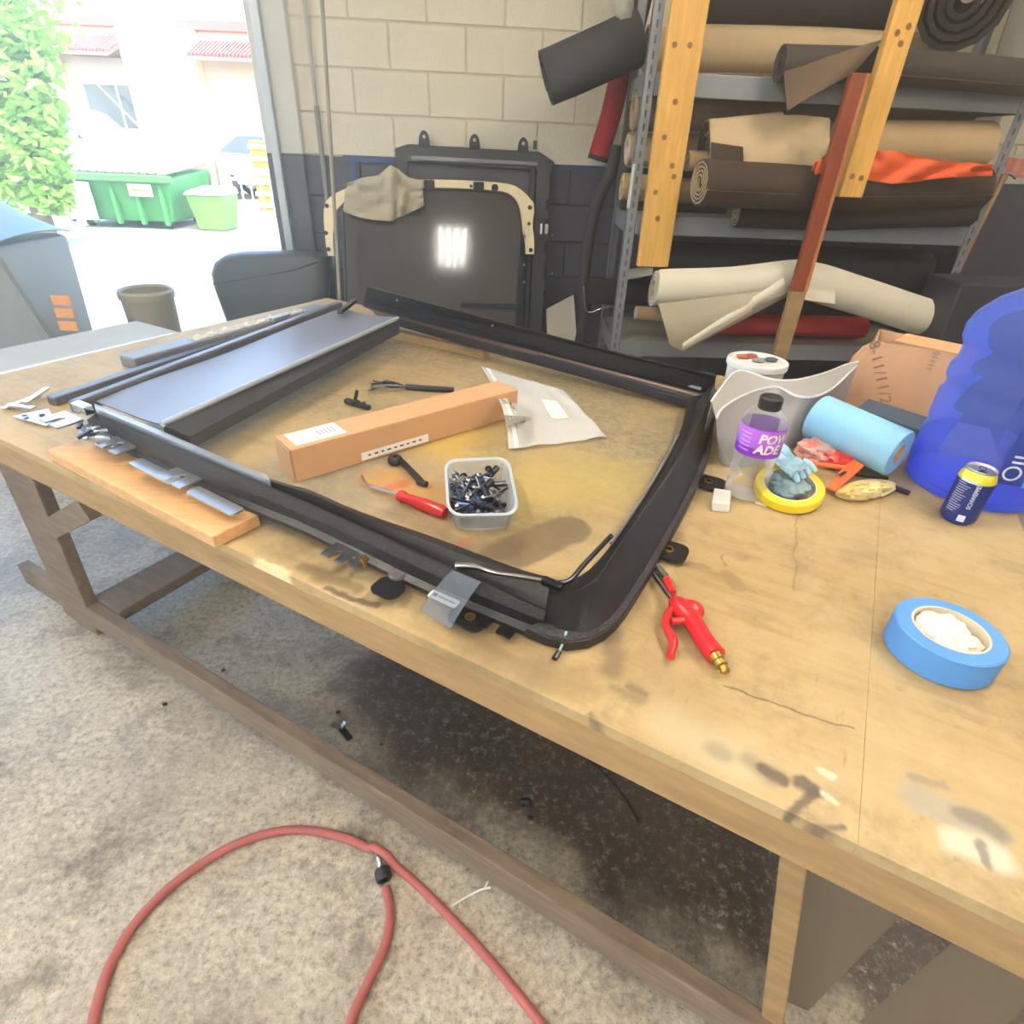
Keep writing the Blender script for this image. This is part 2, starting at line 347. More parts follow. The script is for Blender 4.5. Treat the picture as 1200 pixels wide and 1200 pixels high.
# bench plywood: worn, glue-stained, dusty
B0 = bp(-.84, 1.26, 0)
def lb(p): p = Vector(p) - B0; return (p.dot(BU), p.dot(BV))
def make_plywood():
    mt, nt, b = node_mat('worn_bench_plywood')
    tc = nt.nodes.new('ShaderNodeTexCoord').outputs['Object']
    flat = vec(nt, 'MULTIPLY', tc, (1, 1, 0))
    wob = nt.nodes.new('ShaderNodeTexNoise'); wob.inputs['Scale'].default_value = 22; wob.inputs['Detail'].default_value = 4; nt.links.new(tc, wob.inputs['Vector'])
    w2 = vec(nt, 'MULTIPLY', vec(nt, 'SUBTRACT', wob.outputs[1], (.5, .5, .5)), (.03, .03, 0))
    p = vec(nt, 'ADD', flat, w2)
    grain = nz(nt, vec(nt, 'MULTIPLY', tc, (1.2, 16, 1)), 3, 8, .65)
    base = ramp(nt, grain, [(.25, '#8c754c'), (.5, '#a98f60'), (.75, '#b49b6f')])
    blot = nz(nt, tc, 3.2, 8, .7)
    col = mixc(nt, ramp(nt, blot, [(.38, 0), (.62, .75)]), base, '#bba67c')
    col = mixc(nt, ramp(nt, nz(nt, vec(nt, 'ADD', tc, (5, 3, 0)), 5.5, 9, .75), [(.5, 0), (.7, .6)]), col, '#6b5638')
    col = mixc(nt, ramp(nt, nz(nt, vec(nt, 'MULTIPLY', tc, (40, 5, 1)), 1.6, 7, .8), [(.60, 0), (.72, .5)]), col, '#6a5639')
    col = mixc(nt, ramp(nt, nz(nt, tc, 45, 5, .75), [(.6, 0), (.72, .45)]), col, '#75613f')
    # dusty speckle inside the frame
    sp = ramp(nt, nz(nt, tc, 55, 6, .85), [(.46, 0), (.56, 1)])
    for (c, r, s_, cc) in (((650, 455), .26, .2, '#6f6b58'), ((745, 520), .13, .14, '#6f6b58'), ((690, 560), .06, .08, '#77735f'), ((380, 560), .16, .12, '#83847c'), ((500, 410), .2, .12, '#75664a'), ((390, 460), .2, .15, '#8a7a58'), ((600, 600), .1, .1, '#84775a'), ((560, 520), .08, .1, '#8d7f55')):
        a = lb(Z(*c)); k = mth(nt, 'MULTIPLY', seg_mask(nt, p, a, (a[0]+.05, a[1]+.02), r, s_), mth(nt, 'MULTIPLY_ADD', sp, .62, .3), clamp=True)
        col = mixc(nt, k, col, cc)
    for (a, c, r, s_, cc, k) in (
        ((700, 560), (620, 570), .10, .09, '#bca65c', .6), ((520, 520), (560, 490), .07, .06, '#c9a850', .65), ((450, 560), (500, 580), .05, .03, '#b98a4b', .8),
        ((585, 655), (665, 620), .045, .006, '#6f5f45', .85), ((545, 648), (600, 640), .03, .012, '#5c4a36', .6), ((470, 600), (530, 640), .03, .02, '#5c4a36', .5),
        ((450, 575), (475, 565), .012, .008, '#a8402c', .55), ((520, 640), (555, 632), .008, .005, '#a8402c', .5),
        ((672, 845), (706, 862), .005, .004, '#4b4038', .9), ((706, 862), (713, 876), .009, .004, '#443a34', .9), ((690, 838), (725, 862), .003, .003, '#5b4c3e', .7), ((722, 862), (764, 897), .004, .003, '#6a5335', .9),
        ((720, 745), (718, 785), .016, .01, '#6d5c46', .7), ((722, 810), (750, 820), .008, .008, '#6d5c46', .6), ((740, 805), (752, 812), .006, .005, '#5c4f45', .7),
        ((790, 850), (860, 885), .03, .03, '#cfc2a0', .6), ((835, 875), (850, 884), .012, .01, '#7c7468', .6), ((880, 890), (900, 905), .014, .012, '#7a6f60', .6),
        ((898, 900), (914, 912), .008, .004, '#574b41', .85), ((935, 915), (953, 928), .010, .005, '#5a4e48', .9), ((953, 930), (922, 970), .006, .004, '#574b41', .85), ((955, 968), (992, 968), .004, .003, '#574b41', .8), ((968, 975), (975, 1000), .016, .012, '#7c6b58', .6),
        ((1075, 935), (1165, 975), .018, .008, '#a39c8b', .8), ((1130, 955), (1170, 975), .012, .006, '#6f685c', .7), ((1120, 985), (1175, 1008), .016, .008, '#d9d0bb', .85), ((1150, 992), (1158, 1012), .007, .004, '#6f685c', .8),
        ((1070, 912), (1105, 922), .006, .004, '#8a8172', .7), ((960, 905), (975, 912), .005, .003, '#dcd2ba', .8), ((963, 930), (978, 938), .004, .003, '#dcd2ba', .8),
        ((300, 660), (330, 675), .016, .006, '#e9dcab', .9), ((315, 668), (345, 690), .009, .006, '#e9dcab', .8), ((355, 665), (420, 690), .012, .008, '#6f5a3c', .7), ((385, 690), (440, 712), .006, .004, '#4f4030', .8), ((410, 715), (430, 735), .008, .006, '#5d5142', .7),
        ((640, 790), (660, 800), .02, .03, '#8f7a55', .5), ((560, 760), (620, 790), .03, .03, '#77644a', .45), ((720, 700), (780, 690), .05, .05, '#8a7149', .5), ((810, 840), (760, 780), .04, .05, '#8c754e', .35),
        ((850, 803), (1000, 858), .0018, .0012, '#5f4a2e', .8), ((935, 560), (931, 690), .0016, .001, '#7a6038', .6), ((800, 660), (828, 664), .008, .002, '#8d7550', .8), ((852, 672), (866, 688), .014, .003, '#8d7550', .75), ((845, 650), (850, 662), .002, .002, '#5f4a2e', .6),
        ((80, 560), (110, 585), .012, .012, '#6f5a3c', .6), ((85, 540), (130, 560), .006, .005, '#4f4030', .6)):
        col = mixc(nt, mth(nt, 'MULTIPLY', seg_mask(nt, p, lb(Z(*a)), lb(Z(*c)), r, s_), k), col, cc)
    nt.links.new(col, b.inputs['Base Color']); b.inputs['Roughness'].default_value = .62
    bm_ = nt.nodes.new('ShaderNodeBump'); bm_.inputs['Strength'].default_value = .18; bm_.inputs['Distance'].default_value = .01
    nt.links.new(nz(nt, tc, 60, 6, .7), bm_.inputs['Height']); nt.links.new(bm_.outputs[0], b.inputs['Normal'])
    return mt
PLY = make_plywood()
def make_concrete():
    mt, nt, b = node_mat('worn_concrete_floor')
    tc = nt.nodes.new('ShaderNodeTexCoord').outputs['Object']
    col = ramp(nt, nz(nt, tc, 55, 8, .75), [(.36, '#857c6e'), (.46, '#bab09c'), (.62, '#dcd3bd')])
    col = mixc(nt, ramp(nt, nz(nt, tc, 4.5, 9, .78), [(.5, 0), (.64, .8)]), col, '#5e544b')
    col = mixc(nt, ramp(nt, nz(nt, vec(nt, 'ADD', tc, (9, 2, 0)), 1.4, 9, .75), [(.5, 0), (.7, .6)]), col, '#6b6056')
    # old dark floor paint plus painted-in shade under the bench, worn in scratches
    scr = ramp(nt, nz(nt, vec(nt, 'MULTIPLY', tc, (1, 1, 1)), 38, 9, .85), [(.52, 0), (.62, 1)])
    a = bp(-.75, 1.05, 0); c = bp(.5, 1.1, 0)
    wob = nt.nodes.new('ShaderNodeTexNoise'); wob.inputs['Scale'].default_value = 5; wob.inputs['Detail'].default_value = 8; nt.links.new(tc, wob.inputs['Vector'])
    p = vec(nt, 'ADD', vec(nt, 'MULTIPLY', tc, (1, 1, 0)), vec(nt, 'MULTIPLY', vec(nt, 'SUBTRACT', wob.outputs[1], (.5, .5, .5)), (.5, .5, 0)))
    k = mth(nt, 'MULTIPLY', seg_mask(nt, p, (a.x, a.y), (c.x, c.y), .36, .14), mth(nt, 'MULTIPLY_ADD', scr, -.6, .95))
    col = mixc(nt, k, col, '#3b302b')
    k2 = ramp(nt, nz(nt, tc, 160, 2, .5), [(.66, 0), (.7, .8)])
    col = mixc(nt, k2, col, '#4a443e')
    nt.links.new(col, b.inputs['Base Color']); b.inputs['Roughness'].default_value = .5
    bm_ = nt.nodes.new('ShaderNodeBump'); bm_.inputs['Strength'].default_value = .25; bm_.inputs['Distance'].default_value = .01
    nt.links.new(nz(nt, tc, 70, 6, .7), bm_.inputs['Height']); nt.links.new(bm_.outputs[0], b.inputs['Normal'])
    return mt
CONC = make_concrete()

# ------------------------------------------------------------------ the room
DW = 3.7                                                  # distance of the back wall's face
JX = -1.345                                               # right jamb of the doorway
XL, XR, YF, HC = -5.6, 3.3, -5.5, 3.4
def wall_pt(x, z, off=0): s = x / math.cos(YW); return wp(s, DW, z, off)
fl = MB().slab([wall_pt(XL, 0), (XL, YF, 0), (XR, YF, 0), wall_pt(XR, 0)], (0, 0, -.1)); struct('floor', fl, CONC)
ce = MB().slab([wall_pt(XL-.2, HC, -.2), (XL-.2, YF-.2, HC), (XR+.2, YF-.2, HC), wall_pt(XR+.2, HC, -.2)], (0, 0, .12))
struct('ceiling', ce, mat('off_white_ceiling', '#d8d4c8', .8))
def wallbox(mb, x0, x1, z0, z1, t0=-.2, t1=-.008):
    return mb.hexa([wall_pt(x0, z0, t1), wall_pt(x1, z0, t1), wall_pt(x1, z0, t0), wall_pt(x0, z0, t0), wall_pt(x0, z1, t1), wall_pt(x1, z1, t1), wall_pt(x1, z1, t0), wall_pt(x0, z1, t0)])
MORT, _nt, _b = node_mat('painted_mortar')
_o = _nt.nodes.new('ShaderNodeTexCoord').outputs['Object']; _sx = _nt.nodes.new('ShaderNodeSeparateXYZ'); _nt.links.new(_o, _sx.inputs[0])
_nt.links.new(mixc(_nt, mth(_nt, 'GREATER_THAN', _sx.outputs[2], 1.4), '#3f3d45', '#cdc3aa'), _b.inputs['Base Color']); _b.inputs['Roughness'].default_value = .7
wb = MB(); wallbox(wb, JX, XR, 0, HC); wallbox(wb, XL, JX, 3.05, HC)
WALL = struct('wall_back', wb, MORT)
WALL['label'] = 'painted concrete block wall, cream above and dark slate below'
PH, PL, Z0 = .19, .379, .075
ROWPAINT = 7
mesh_c = {}
def block_mesh(L, mt):
    k = (round(L, 3), mt.name)
    if k not in mesh_c:
        w, h, t = L - .0045, PH - .0045, .0075
        mb = MB(); a = .004
        o = [(-w/2, 0, -h/2), (w/2, 0, -h/2), (w/2, 0, h/2), (-w/2, 0, h/2)]
        i_ = [(-w/2+a, -t, -h/2+a), (w/2-a, -t, -h/2+a), (w/2-a, -t, h/2-a), (-w/2+a, -t, h/2-a)]
        mb.add(o + i_, [(4, 5, 6, 7)] + [(q, (q+1) % 4, (q+1) % 4 + 4, q+4) for q in range(4)])
        mesh_c[k] = mesh_of('block', mb, mt)
    return mesh_c[k]
row = 0
z = Z0 - PH
while z < HC - .02:
    z1 = min(z + PH, HC); zlo = max(z, 0)
    x = -.522 + (PL/2 if (round((1.785 - z)/PH) % 2 == 0) else 0) - PL*8
    while x < XR:
        a = max(x, JX + .002); b_ = min(x + PL, XR)
        if b_ - a > .05 and z1 - zlo > .15:
            o = bpy.data.objects.new('block', block_mesh(b_ - a, NAVY if z < 1.39 else CREAM)); COL.objects.link(o)
            c = wall_pt((a + b_)/2, (z + z1)/2, -.008); o.location = c; o.rotation_euler = (0, 0, YW); o.parent = WALL
        x += PL
    z += PH
# blue edge of the paint line and a strip of blue tape on it
tp = MB(); tp.hexa([wall_pt(-.99, 1.385, .0015), wall_pt(XR, 1.385, .0015), wall_pt(XR, 1.385, .004), wall_pt(-.99, 1.385, .004), wall_pt(-.99, 1.41, .0015), wall_pt(XR, 1.41, .0015), wall_pt(XR, 1.41, .004), wall_pt(-.99, 1.41, .004)])
struct('trim_2', tp, mat('blue_paint_edge', '#47556f', .6))
def plain_wall(name, pts, vecn, mt): struct(name, MB().slab(pts, vecn), mt)
WL = mat('cream_wall_paint', '#d9d0ba', .6, var=.05, scale=2)
plain_wall('wall_right', [(XR, YF, 0), wall_pt(XR, 0), wall_pt(XR, HC), (XR, YF, HC)], (.2, 0, 0), WL)
wr = MB().slab([(XR-.004, YF, 0), wall_pt(XR-.004, 0), wall_pt(XR-.004, 1.4), (XR-.004, YF, 1.4)], (.003, 0, 0)); struct('trim_3', wr, NAVY)
wl = MB()
wl.slab([(XL, YF, 0), (XL, -3.4, 0), (XL, -3.4, HC), (XL, YF, HC)], (-.2, 0, 0)); wl.slab([(XL, -3.4, 3.0), (XL, 1.2, 3.0), (XL, 1.2, HC), (XL, -3.4, HC)], (-.2, 0, 0))
wl.slab([(XL, 1.2, 0), wall_pt(XL, 0), wall_pt(XL, HC), (XL, 1.2, HC)], (-.2, 0, 0)); struct('wall_left', wl, WL)
wf = MB(); wf.slab([(-.9, YF, 0), (XR, YF, 0), (XR, YF, HC), (-.9, YF, HC)], (0, -.2, 0)); wf.slab([(XL, YF, 0), (-3.4, YF, 0), (-3.4, YF, HC), (XL, YF, HC)], (0, -.2, 0)); wf.slab([(-3.4, YF, 3.0), (-.9, YF, 3.0), (-.9, YF, HC), (-3.4, YF, HC)], (0, -.2, 0)); struct('wall_front', wf, WL)
# door jamb: a pressed steel track standing proud of the wall
jb = MB(); wallbox(jb, JX-.03, JX+.16, 1.405, HC, -.2, .05); J = struct('trim_1', jb, mat('pale_jamb_paint', '#d3cfc2', .45), bevel=.006)
jb = MB(); wallbox(jb, JX-.03, JX+.16, 0, 1.405, -.2, .05); struct('trim_4', jb, NAVY, bevel=.006)
jb = MB(); wallbox(jb, JX+.01, JX+.05, 0, HC, .05, .09); struct('trim_5', jb, mat('door_track_steel', '#b9bcbd', .35, metal=.5), bevel=.004)

# ceiling lights: shop fixtures with four bare tubes each; last one added as unseen fill
TUBE = mat('glowing_tube', '#ffffff', .4, emit=('#fff0de', 24))
FIX = mat('white_enamel', '#e8e8e4', .4)
def light_fixture(x, y, label):
    t = thing('ceiling_light', label, 'light', (x, y, HC - .09), 'ceiling fixtures')
    part(t, 'housing', MB().box((x, y, HC - .035), (.5, 1.3, .07)), FIX, bevel=.01)
    for i in range(4):
        xx = x - .165 + i*.11
        part(t, 'tube', MB().tube([(xx, y - .6, HC - .088), (xx, y + .6, HC - .088)], .014, 8), TUBE, smooth=50)
LIGHTS = [(-.3, -1.8), (1.9, -1.8), (-2.6, -1.8), (1.6, 1.2), (-1.5, .9)]
for i, (x, y) in enumerate(LIGHTS): light_fixture(x, y, ['four-tube ceiling light mirrored in the leaning glass panel', 'four-tube ceiling light near the front wall on the shelf side', 'four-tube ceiling light near the front wall on the doorway side', 'four-tube ceiling light over the water jug and shelves', 'added unseen four-tube fill light over the left end of the workbench'][i])
# ------------------------------------------------------------------ workbench
tb = thing('workbench', 'large plywood-topped timber workbench, stained and worn, filling the middle of the shop', 'workbench', B0, rot=(0, 0, -A))
ue, ul, v0, v1 = .435, -2.12, .5, 2.02
def bbox(mb, u0, u1, va, vb, za, zb): return mb.hexa([bp(u0, va, za), bp(u1, va, za), bp(u1, vb, za), bp(u0, vb, za), bp(u0, va, zb), bp(u1, va, zb), bp(u1, vb, zb), bp(u0, vb, zb)])
part(tb, 'top_sheet', bbox(MB(), ul, .1750, v0, v1, T-.019, T), PLY, bevel=.0004)
part(tb, 'top_sheet', bbox(MB(), .1753, ue, v0, v1, T-.019, T), PLY, bevel=.0004)
part(tb, 'front_apron', bbox(MB(), ul+.01, ue-.01, v0, v0+.04, T-.082, T-.0192), PLYD, bevel=.001)
part(tb, 'rear_apron', bbox(MB(), ul+.01, ue-.01, v1-.04, v1, T-.1, T-.02), PLYD)
part(tb, 'end_apron', bbox(MB(), ue-.045, ue-.01, v0+.041, v1-.041, T-.1, T-.02), PLYD)
part(tb, 'end_apron', bbox(MB(), ul+.01, ul+.045, v0+.041, v1-.041, T-.1, T-.02), PLYD)
part(tb, 'stretcher', bbox(MB(), -2.36, .75, .60, .638, .045, .132), GREYWD, bevel=.003, label='long two-by-four stretcher, weathered grey')
part(tb, 'cross_rail', bbox(MB(), -1.95, -1.80, .64, 1.9, .1, .14), GREYWD, bevel=.003)
# legs lean outward; the right one is clean pale wood
def leg(p0, p1, w, d, mt, lab=None): part(tb, 'leg', MB().beam(p0, p1, w, d, BV), mt, bevel=.003, label=lab)
leg(bp(.133, .66, .76), bp(.283, .66, 0), .038, .07, PLYD, 'right front leg of pale clean wood')
leg(bp(.133, 1.85, .76), bp(.283, 1.85, 0), .038, .07, PLYD)
a, b_ = PU(48, 598, -2.0), PU(112, 735, -2.0)
leg(bp(-1.98, .62, .77), bp(-2.03, .62, 0), .2, .038, GREYWD, 'left front leg, a wide weathered grey board')
leg(bp(-1.98, 1.85, .77), bp(-2.03, 1.85, 0), .2, .038, GREYWD)
# a short block nailed under the top at the left, and a broken splinter of the apron
part(tb, 'brace', MB().beam(PV(60, 620, .58), PV(105, 595, .58), .06, .03, BV), GREYWD, label='dark broken brace')
# ------------------------------------------------------------------ brown sheets standing in for shadow on the floor under the right end
SHADOW_TONE = mat('brown_floor_shadow', '#6f6455', .7, var=.06, scale=6)
def shadow_patch(name, label, px, z=.003):
    pts = [Z(x, y, z) for x, y in px]; solo(name, label, 'board', MB().slab(pts, (0, 0, -.0028)), SHADOW_TONE)
shadow_patch('shadow_sheet', 'flat brown sheet standing in for floor shadow beside the pale right bench leg', [(948, 1184), (1065, 1064), (1000, 1010), (925, 1015), (915, 1170)])
shadow_patch('shadow_sheet', 'flat brown sheet standing in for floor shadow in the lower right corner', [(1007, 1197), (1125, 1098), (1230, 1150), (1120, 1260)])

# ------------------------------------------------------------------ sunroof frame lying on the bench
fr = thing('sunroof_cassette', 'large black sunroof frame with roller shade lying on the workbench', 'sunroof', bp(-.9, 1.25, T))
NP = 26
def lift(p): return max(0., -.25 - p.dot(BU))*.042        # the left end is propped up on timber
def FZ(px, py, z):
    p = Z(px, py, z)
    for _ in range(4): p = Z(px, py, z + lift(p))
    return p
def down(line, z): return [V3(p.x, p.y, z + lift(p)) for p in line]
def pl(pts, z, n=NP): return resamp(smoothpath([FZ(x, y, z) for x, y in pts], 4), n)
nI = [(112,476),(200,513),(300,556),(360,573),(420,599),(510,630),(600,664),(645,677)]
nS = [(113,484),(200,521),(300,563),(360,588),(480,642),(560,677),(600,696),(640,714)]
nB = [(102,492),(200,544),(300,586),(360,610),(495,675),(560,702),(600,718),(636,731)]
nF = [(92,500),(200,553),(300,599),(360,624),(480,683),(560,717),(600,734),(634,748)]
zI, zS, zB, zF = .902, .93, .888, .872
I_, S_, B_, F_ = pl(nI, zI), pl(nS, zS), pl(nB, zB), pl(nF, zF)
mid = [a.lerp(b, .55) for a, b in zip(I_, S_)]
dip = down(mid, .885); dip2 = [V3(p.x, p.y, .889 + lift(p)) + (b - a)*.3 for p, a, b in zip(mid, I_, S_)]
in2 = [a.lerp(b, .3) for a, b in zip(I_, S_)]
part(fr, 'near_rail', MB().loft([I_, in2, dip, dip2, S_, [p + (q - p)*.25 for p, q in zip(S_, B_)], B_, down(B_, zF+.006), F_, down(F_, .864), down(I_, .864)]), BLACKP, smooth=35)
# foam strip along the crest of the near rail, bright track along its left part
fo = [p + (q - p)*.14 + V3(0,0,.0015) for p, q in zip(S_, B_)]; fo2 = [p + (q - p)*.72 + V3(0,0,.0035) for p, q in zip(S_, B_)]
k0 = 7
part(fr, 'foam_strip', MB().loft([fo[k0:], [a.lerp(b, .5) + V3(0,0,.003) for a, b in zip(fo, fo2)][k0:], fo2[k0:], [p - V3(0,0,.006) for p in fo2[k0:]], [p - V3(0,0,.006) for p in fo[k0:]]]), FUZZ, smooth=50)
t0, t1 = 0, 13
part(fr, 'slide_track', MB().loft([[p + V3(0,0,.008) for p in I_[t0:t1]], [a.lerp(b, .85) + V3(0,0,.010) for a, b in zip(I_, S_)][t0:t1], [a.lerp(b, .85) - V3(0,0,.004) for a, b in zip(I_, S_)][t0:t1], [p - V3(0,0,.004) for p in I_[t0:t1]]]), ALU, label='bright metal slide track')
# far rail
fT = [(430,336),(560,371),(700,408),(838,441)]; fG = [(427,352),(560,386),(700,421),(828,453)]
fK = [(425,359),(560,394),(700,430),(824,462)]; fL = [(462,374),(570,404),(700,439),(806,469)]
T_, G_, K_, L_ = pl(fT, .972), pl(fG, .918), pl(fK, .912), pl(fL, .89)
bk = [p + (p - q)*.35 for p, q in zip(T_, G_)]
part(fr, 'far_rail', MB().loft([L_, K_, G_, T_, [p + BV*.012 for p in T_], [p + BV*.03 for p in down(T_, .868)], down(L_, .868)]), BLACKP, smooth=30)
m1 = [a.lerp(b, .25) + V3(0,0,.004) for a, b in zip(K_, L_)]; m2 = [a.lerp(b, .5) + V3(0,0,.004) for a, b in zip(K_, L_)]
part(fr, 'slide_track', MB().loft([m1, m2, [p - V3(0,0,.006) for p in m2], [p - V3(0,0,.006) for p in m1]]), mat('copper_toned_rail', '#7b6557', .35, metal=.6), label='copper-toned slide track')
m1 = [a.lerp(b, .72) + V3(0,0,.007) for a, b in zip(K_, L_)]; m2 = [a.lerp(b, .92) + V3(0,0,.007) for a, b in zip(K_, L_)]
part(fr, 'seal_lip', MB().loft([m1, m2, [p - V3(0,0,.01) for p in m2], [p - V3(0,0,.01) for p in m1]]), RUBBER)
for i in (3, 11, 19):
    p = T_[i].lerp(G_[i], .35); part(fr, 'bolt', MB().tube([p, p - BV*.006], .004, 8), ZINC)
# right end member with its rounded near corner
rA = [(824,456),(806,470),(803,487),(796,508),(777,545),(745,597),(712,644),(690,668),(668,680),(645,680)]
rR = [(838,441),(834,458),(826,478),(815,505),(795,540),(758,594),(722,645),(700,678),(672,694),(642,697)]
rB = [(838,456),(836,474),(832,500),(824,532),(805,575),(775,630),(745,680),(712,726),(676,742),(638,727)]
rF = [(839,464),(838,484),(835,508),(829,542),(811,585),(782,640),(752,692),(716,742),(668,760),(616,743)]
NR = 40
A_, R_, Bb, Ff = pl(rA, .903, NR), pl(rR, .948, NR), pl(rB, .889, NR), pl(rF, .87, NR)
am = [a.lerp(b, .45) for a, b in zip(A_, R_)]; am = down(am, .906)
part(fr, 'end_member', MB().loft([A_, am, R_, [p.lerp(q, .12) + V3(0,0,.002) for p, q in zip(R_, Bb)], Bb, down(Ff, .88), Ff, down(Ff, .864), down(A_, .864)]), BLACKP, smooth=32, label='wide moulded end of the frame with rounded corner')
e1 = [p.lerp(q, .15) + V3(0,0,.003) for p, q in zip(Bb, Ff)]; e2 = [p.lerp(q, .85) + V3(0,0,.003) for p, q in zip(Bb, down(Ff, .88))]
part(fr, 'foam_strip', MB().loft([e1, e2, [p - V3(0,0,.01) for p in e2], [p - V3(0,0,.01) for p in e1]]), FUZZ, smooth=50)
g1 = [p + V3(0,0,.004) for p in A_[14:34]]; part(fr, 'seal_lip', MB().tube(g1, .0035, 6), mat('grey_rubber_lip', '#77777b', .35), smooth=60)
# roller shade across the left end
q00, q10, q11, q01 = (112,470), (190,496), (464,372), (402,361)
def shade(s, t):
    x = (q00[0]*(1-s)+q10[0]*s)*(1-t) + (q01[0]*(1-s)+q11[0]*s)*t; y = (q00[1]*(1-s)+q10[1]*s)*(1-t) + (q01[1]*(1-s)+q11[1]*s)*t
    return FZ(x, y, .917) + V3(0, 0, -.006*math.sin(math.pi*s) + .0025*math.sin(9*t+5*s))
part(fr, 'shade_cloth', MB().sheet(shade, 8, 24, .003), SHADE, smooth=60, label='blue-grey roller shade cloth')
a1, a2 = FZ(190, 497, .922), FZ(466, 373, .922)
part(fr, 'roller_bar', MB().tube([a1, a2], .007, 8), ALU, smooth=60)
b1, b2 = FZ(222, 512, .895), FZ(468, 381, .895)
part(fr, 'shade_housing', MB().loft([[a1, a2], [b1, b2], down([b1, b2], .868), down([a1, a2], .868)]), mat('dark_grey_housing', '#3b3a3e', .5))
c1, c2 = FZ(86, 478, .912), FZ(398, 358, .912)
part(fr, 'left_bar', MB().beam(c1, c2, .03, .03), mat('grey_trim_bar', '#5b5a5e', .4, metal=.3), bevel=.006)
part(fr, 'track_end', MB().box(FZ(97, 478, .92), (.05, .02, .02), (BU, BV, V3(0,0,1))), CHROME, bevel=.002)
part(fr, 'corner_latch', MB().beam(FZ(398, 366, .93), FZ(416, 352, .93), .02, .012), BLACKM, bevel=.003)
# brackets along the frame
def plate(name, c, du, dv, w, l, notch=True, mt=ZINC, hole=False, lab=None, z=None):
    """flat bracket: l along du, w along dv, open slot on the outer side"""
    c = Vector(c); du = du.normalized(); dv = dv.normalized()
    if notch:
        s_ = w*.16; o = [(-l/2, -w/2), (-s_, -w/2), (-s_, w*.05), (0, w*.2), (s_, w*.05), (s_, -w/2), (l/2, -w/2), (l/2, w/2), (-l/2, w/2)]
        mb = MB().slab([c + du*x + dv*y for x, y in o], (0, 0, .004))
    elif hole:
        n = 16; outer = []; sq = rrect(l, w, w*.25, 3)
        outer = [c + du*x + dv*y for x, y in sq]; inner = [c + (p - c).normalized()*w*.13 for p in outer]
        mb = MB().ring(outer, inner, (0, 0, .004))
    else: mb = MB().slab([c + du*x + dv*y for x, y in rrect(l, w, w*.2, 3)], (0, 0, .004))
    return part(fr, name, mb, mt, label=lab)
dn = (F_[6] - F_[2]).normalized(); pn = V3(-dn.y, dn.x, 0)
for x, y in ((72, 493), (140, 522), (213, 560)): plate('slotted_bracket', FZ(x, y, .884), dn, pn, .055, .075)
for x, y in ((118, 512), (182, 553), (252, 588)): plate('flat_bracket', FZ(x, y, .881), dn, pn, .028, .13, notch=False)
d2 = (F_[18] - F_[12]).normalized(); p2 = V3(-d2.y, d2.x, 0)
plate('slotted_bracket', FZ(398, 650, .872), d2, p2, .04, .05, mt=CHROME, lab='small bright slotted bracket'); plate('slotted_bracket', FZ(413, 657, .872), d2, p2, .035, .04, mt=CHROME)
plate('hole_plate', FZ(551, 723, .868), d2, p2, .055, .06, notch=False, hole=True, mt=BLACKM); plate('slotted_bracket', FZ(585, 728, .868), d2, p2, .05, .065, mt=BLACKM)
p = FZ(551, 723, .8725); part(fr, 'bushing', MB().ring(circle(p, .0085, BU, BV), circle(p, .006, BU, BV), (0, 0, .002)), BRASS)
p = FZ(428, 664, .872); part(fr, 'bolt', MB().tube([p, p + V3(0,0,.014)], .004, 8).tube([p + V3(0,0,.014), p + V3(0,0,.019)], .007, 8), BRASS)
p = FZ(466, 672, .874); part(fr, 'round_plug', MB().lathe([(0, .004), (.014, .003), (.016, 0), (.016, -.004)], p, seg=20), mat('dull_grey_plug', '#625d5c', .5))
p = FZ(455, 690, .868); part(fr, 'plug_tab', MB().slab([p + d2*x + p2*y for x, y in rrect(.05, .045, .015)], (0,0,.003)), BLACKM)
du = (Ff[26] - Ff[16]).normalized(); dp = V3(-du.y, du.x, 0)
if dp.x < 0: dp = -dp
for (x, y) in ((783, 646), (830, 566)):
    c = FZ(x, y, .868); plate('hole_plate', c, du, dp, .07, .06, notch=False, hole=True, mt=BLACKM)
    q = c + V3(0,0,.0042); part(fr, 'bushing', MB().ring(circle(q, .0095, BU, BV), circle(q, .0065, BU, BV), (0, 0, .002)), BRASS)
c = FZ(820, 572, .8725)
for k in range(4): part(fr, 'stamped_mark', MB().box(c + du*(.012*k - .012) - dp*.01, (.004, .012, .0008), (du, dp, V3(0,0,1))), PAPER)
# white label under a strip of clear film, thin drain wire, wind-deflector arm
p = FZ(520, 702, .8805); lab_ = part(fr, 'label', MB().slab([p + d2*x + p2*y for x, y in rrect(.052, .018, .004)], (0,0,.001)), PAPER, label='small white printed label')
mb = MB(); q = p + V3(0,0,.0012)
for k in range(7): mb.box(q + d2*(-.008 + .0045*k), (.003, .004, .0003), (d2, p2, V3(0,0,1)))
mb.box(q - d2*.016, (.007, .007, .0003), (d2, p2, V3(0,0,1))); part(lab_, 'print', mb, INK)
FILM = clear('hazy_film', '#dfe4ea', .16, '#aeb9c8', .3)
def film(s, t):
    a = FZ(530 + 34*s, 668 + 14*s, .934); b = FZ(492 + 36*s, 715 + 22*s, .878); p = a.lerp(b, t); return p + V3(0,0,.004*math.sin(math.pi*t))
part(fr, 'film_strip', MB().sheet(film, 4, 8, .0006), FILM, smooth=60, label='clear film tape strip over the label')
path = [FZ(533, 663, .93), FZ(556, 664, .93), FZ(580, 671, .925), FZ(612, 676, .922), FZ(640, 681, .918)]
part(fr, 'deflector_arm', MB().tube(smoothpath(path, 4), [.006]*5 + [.004]*12, 8), CHROME, smooth=60, label='thin bright wind deflector arm')
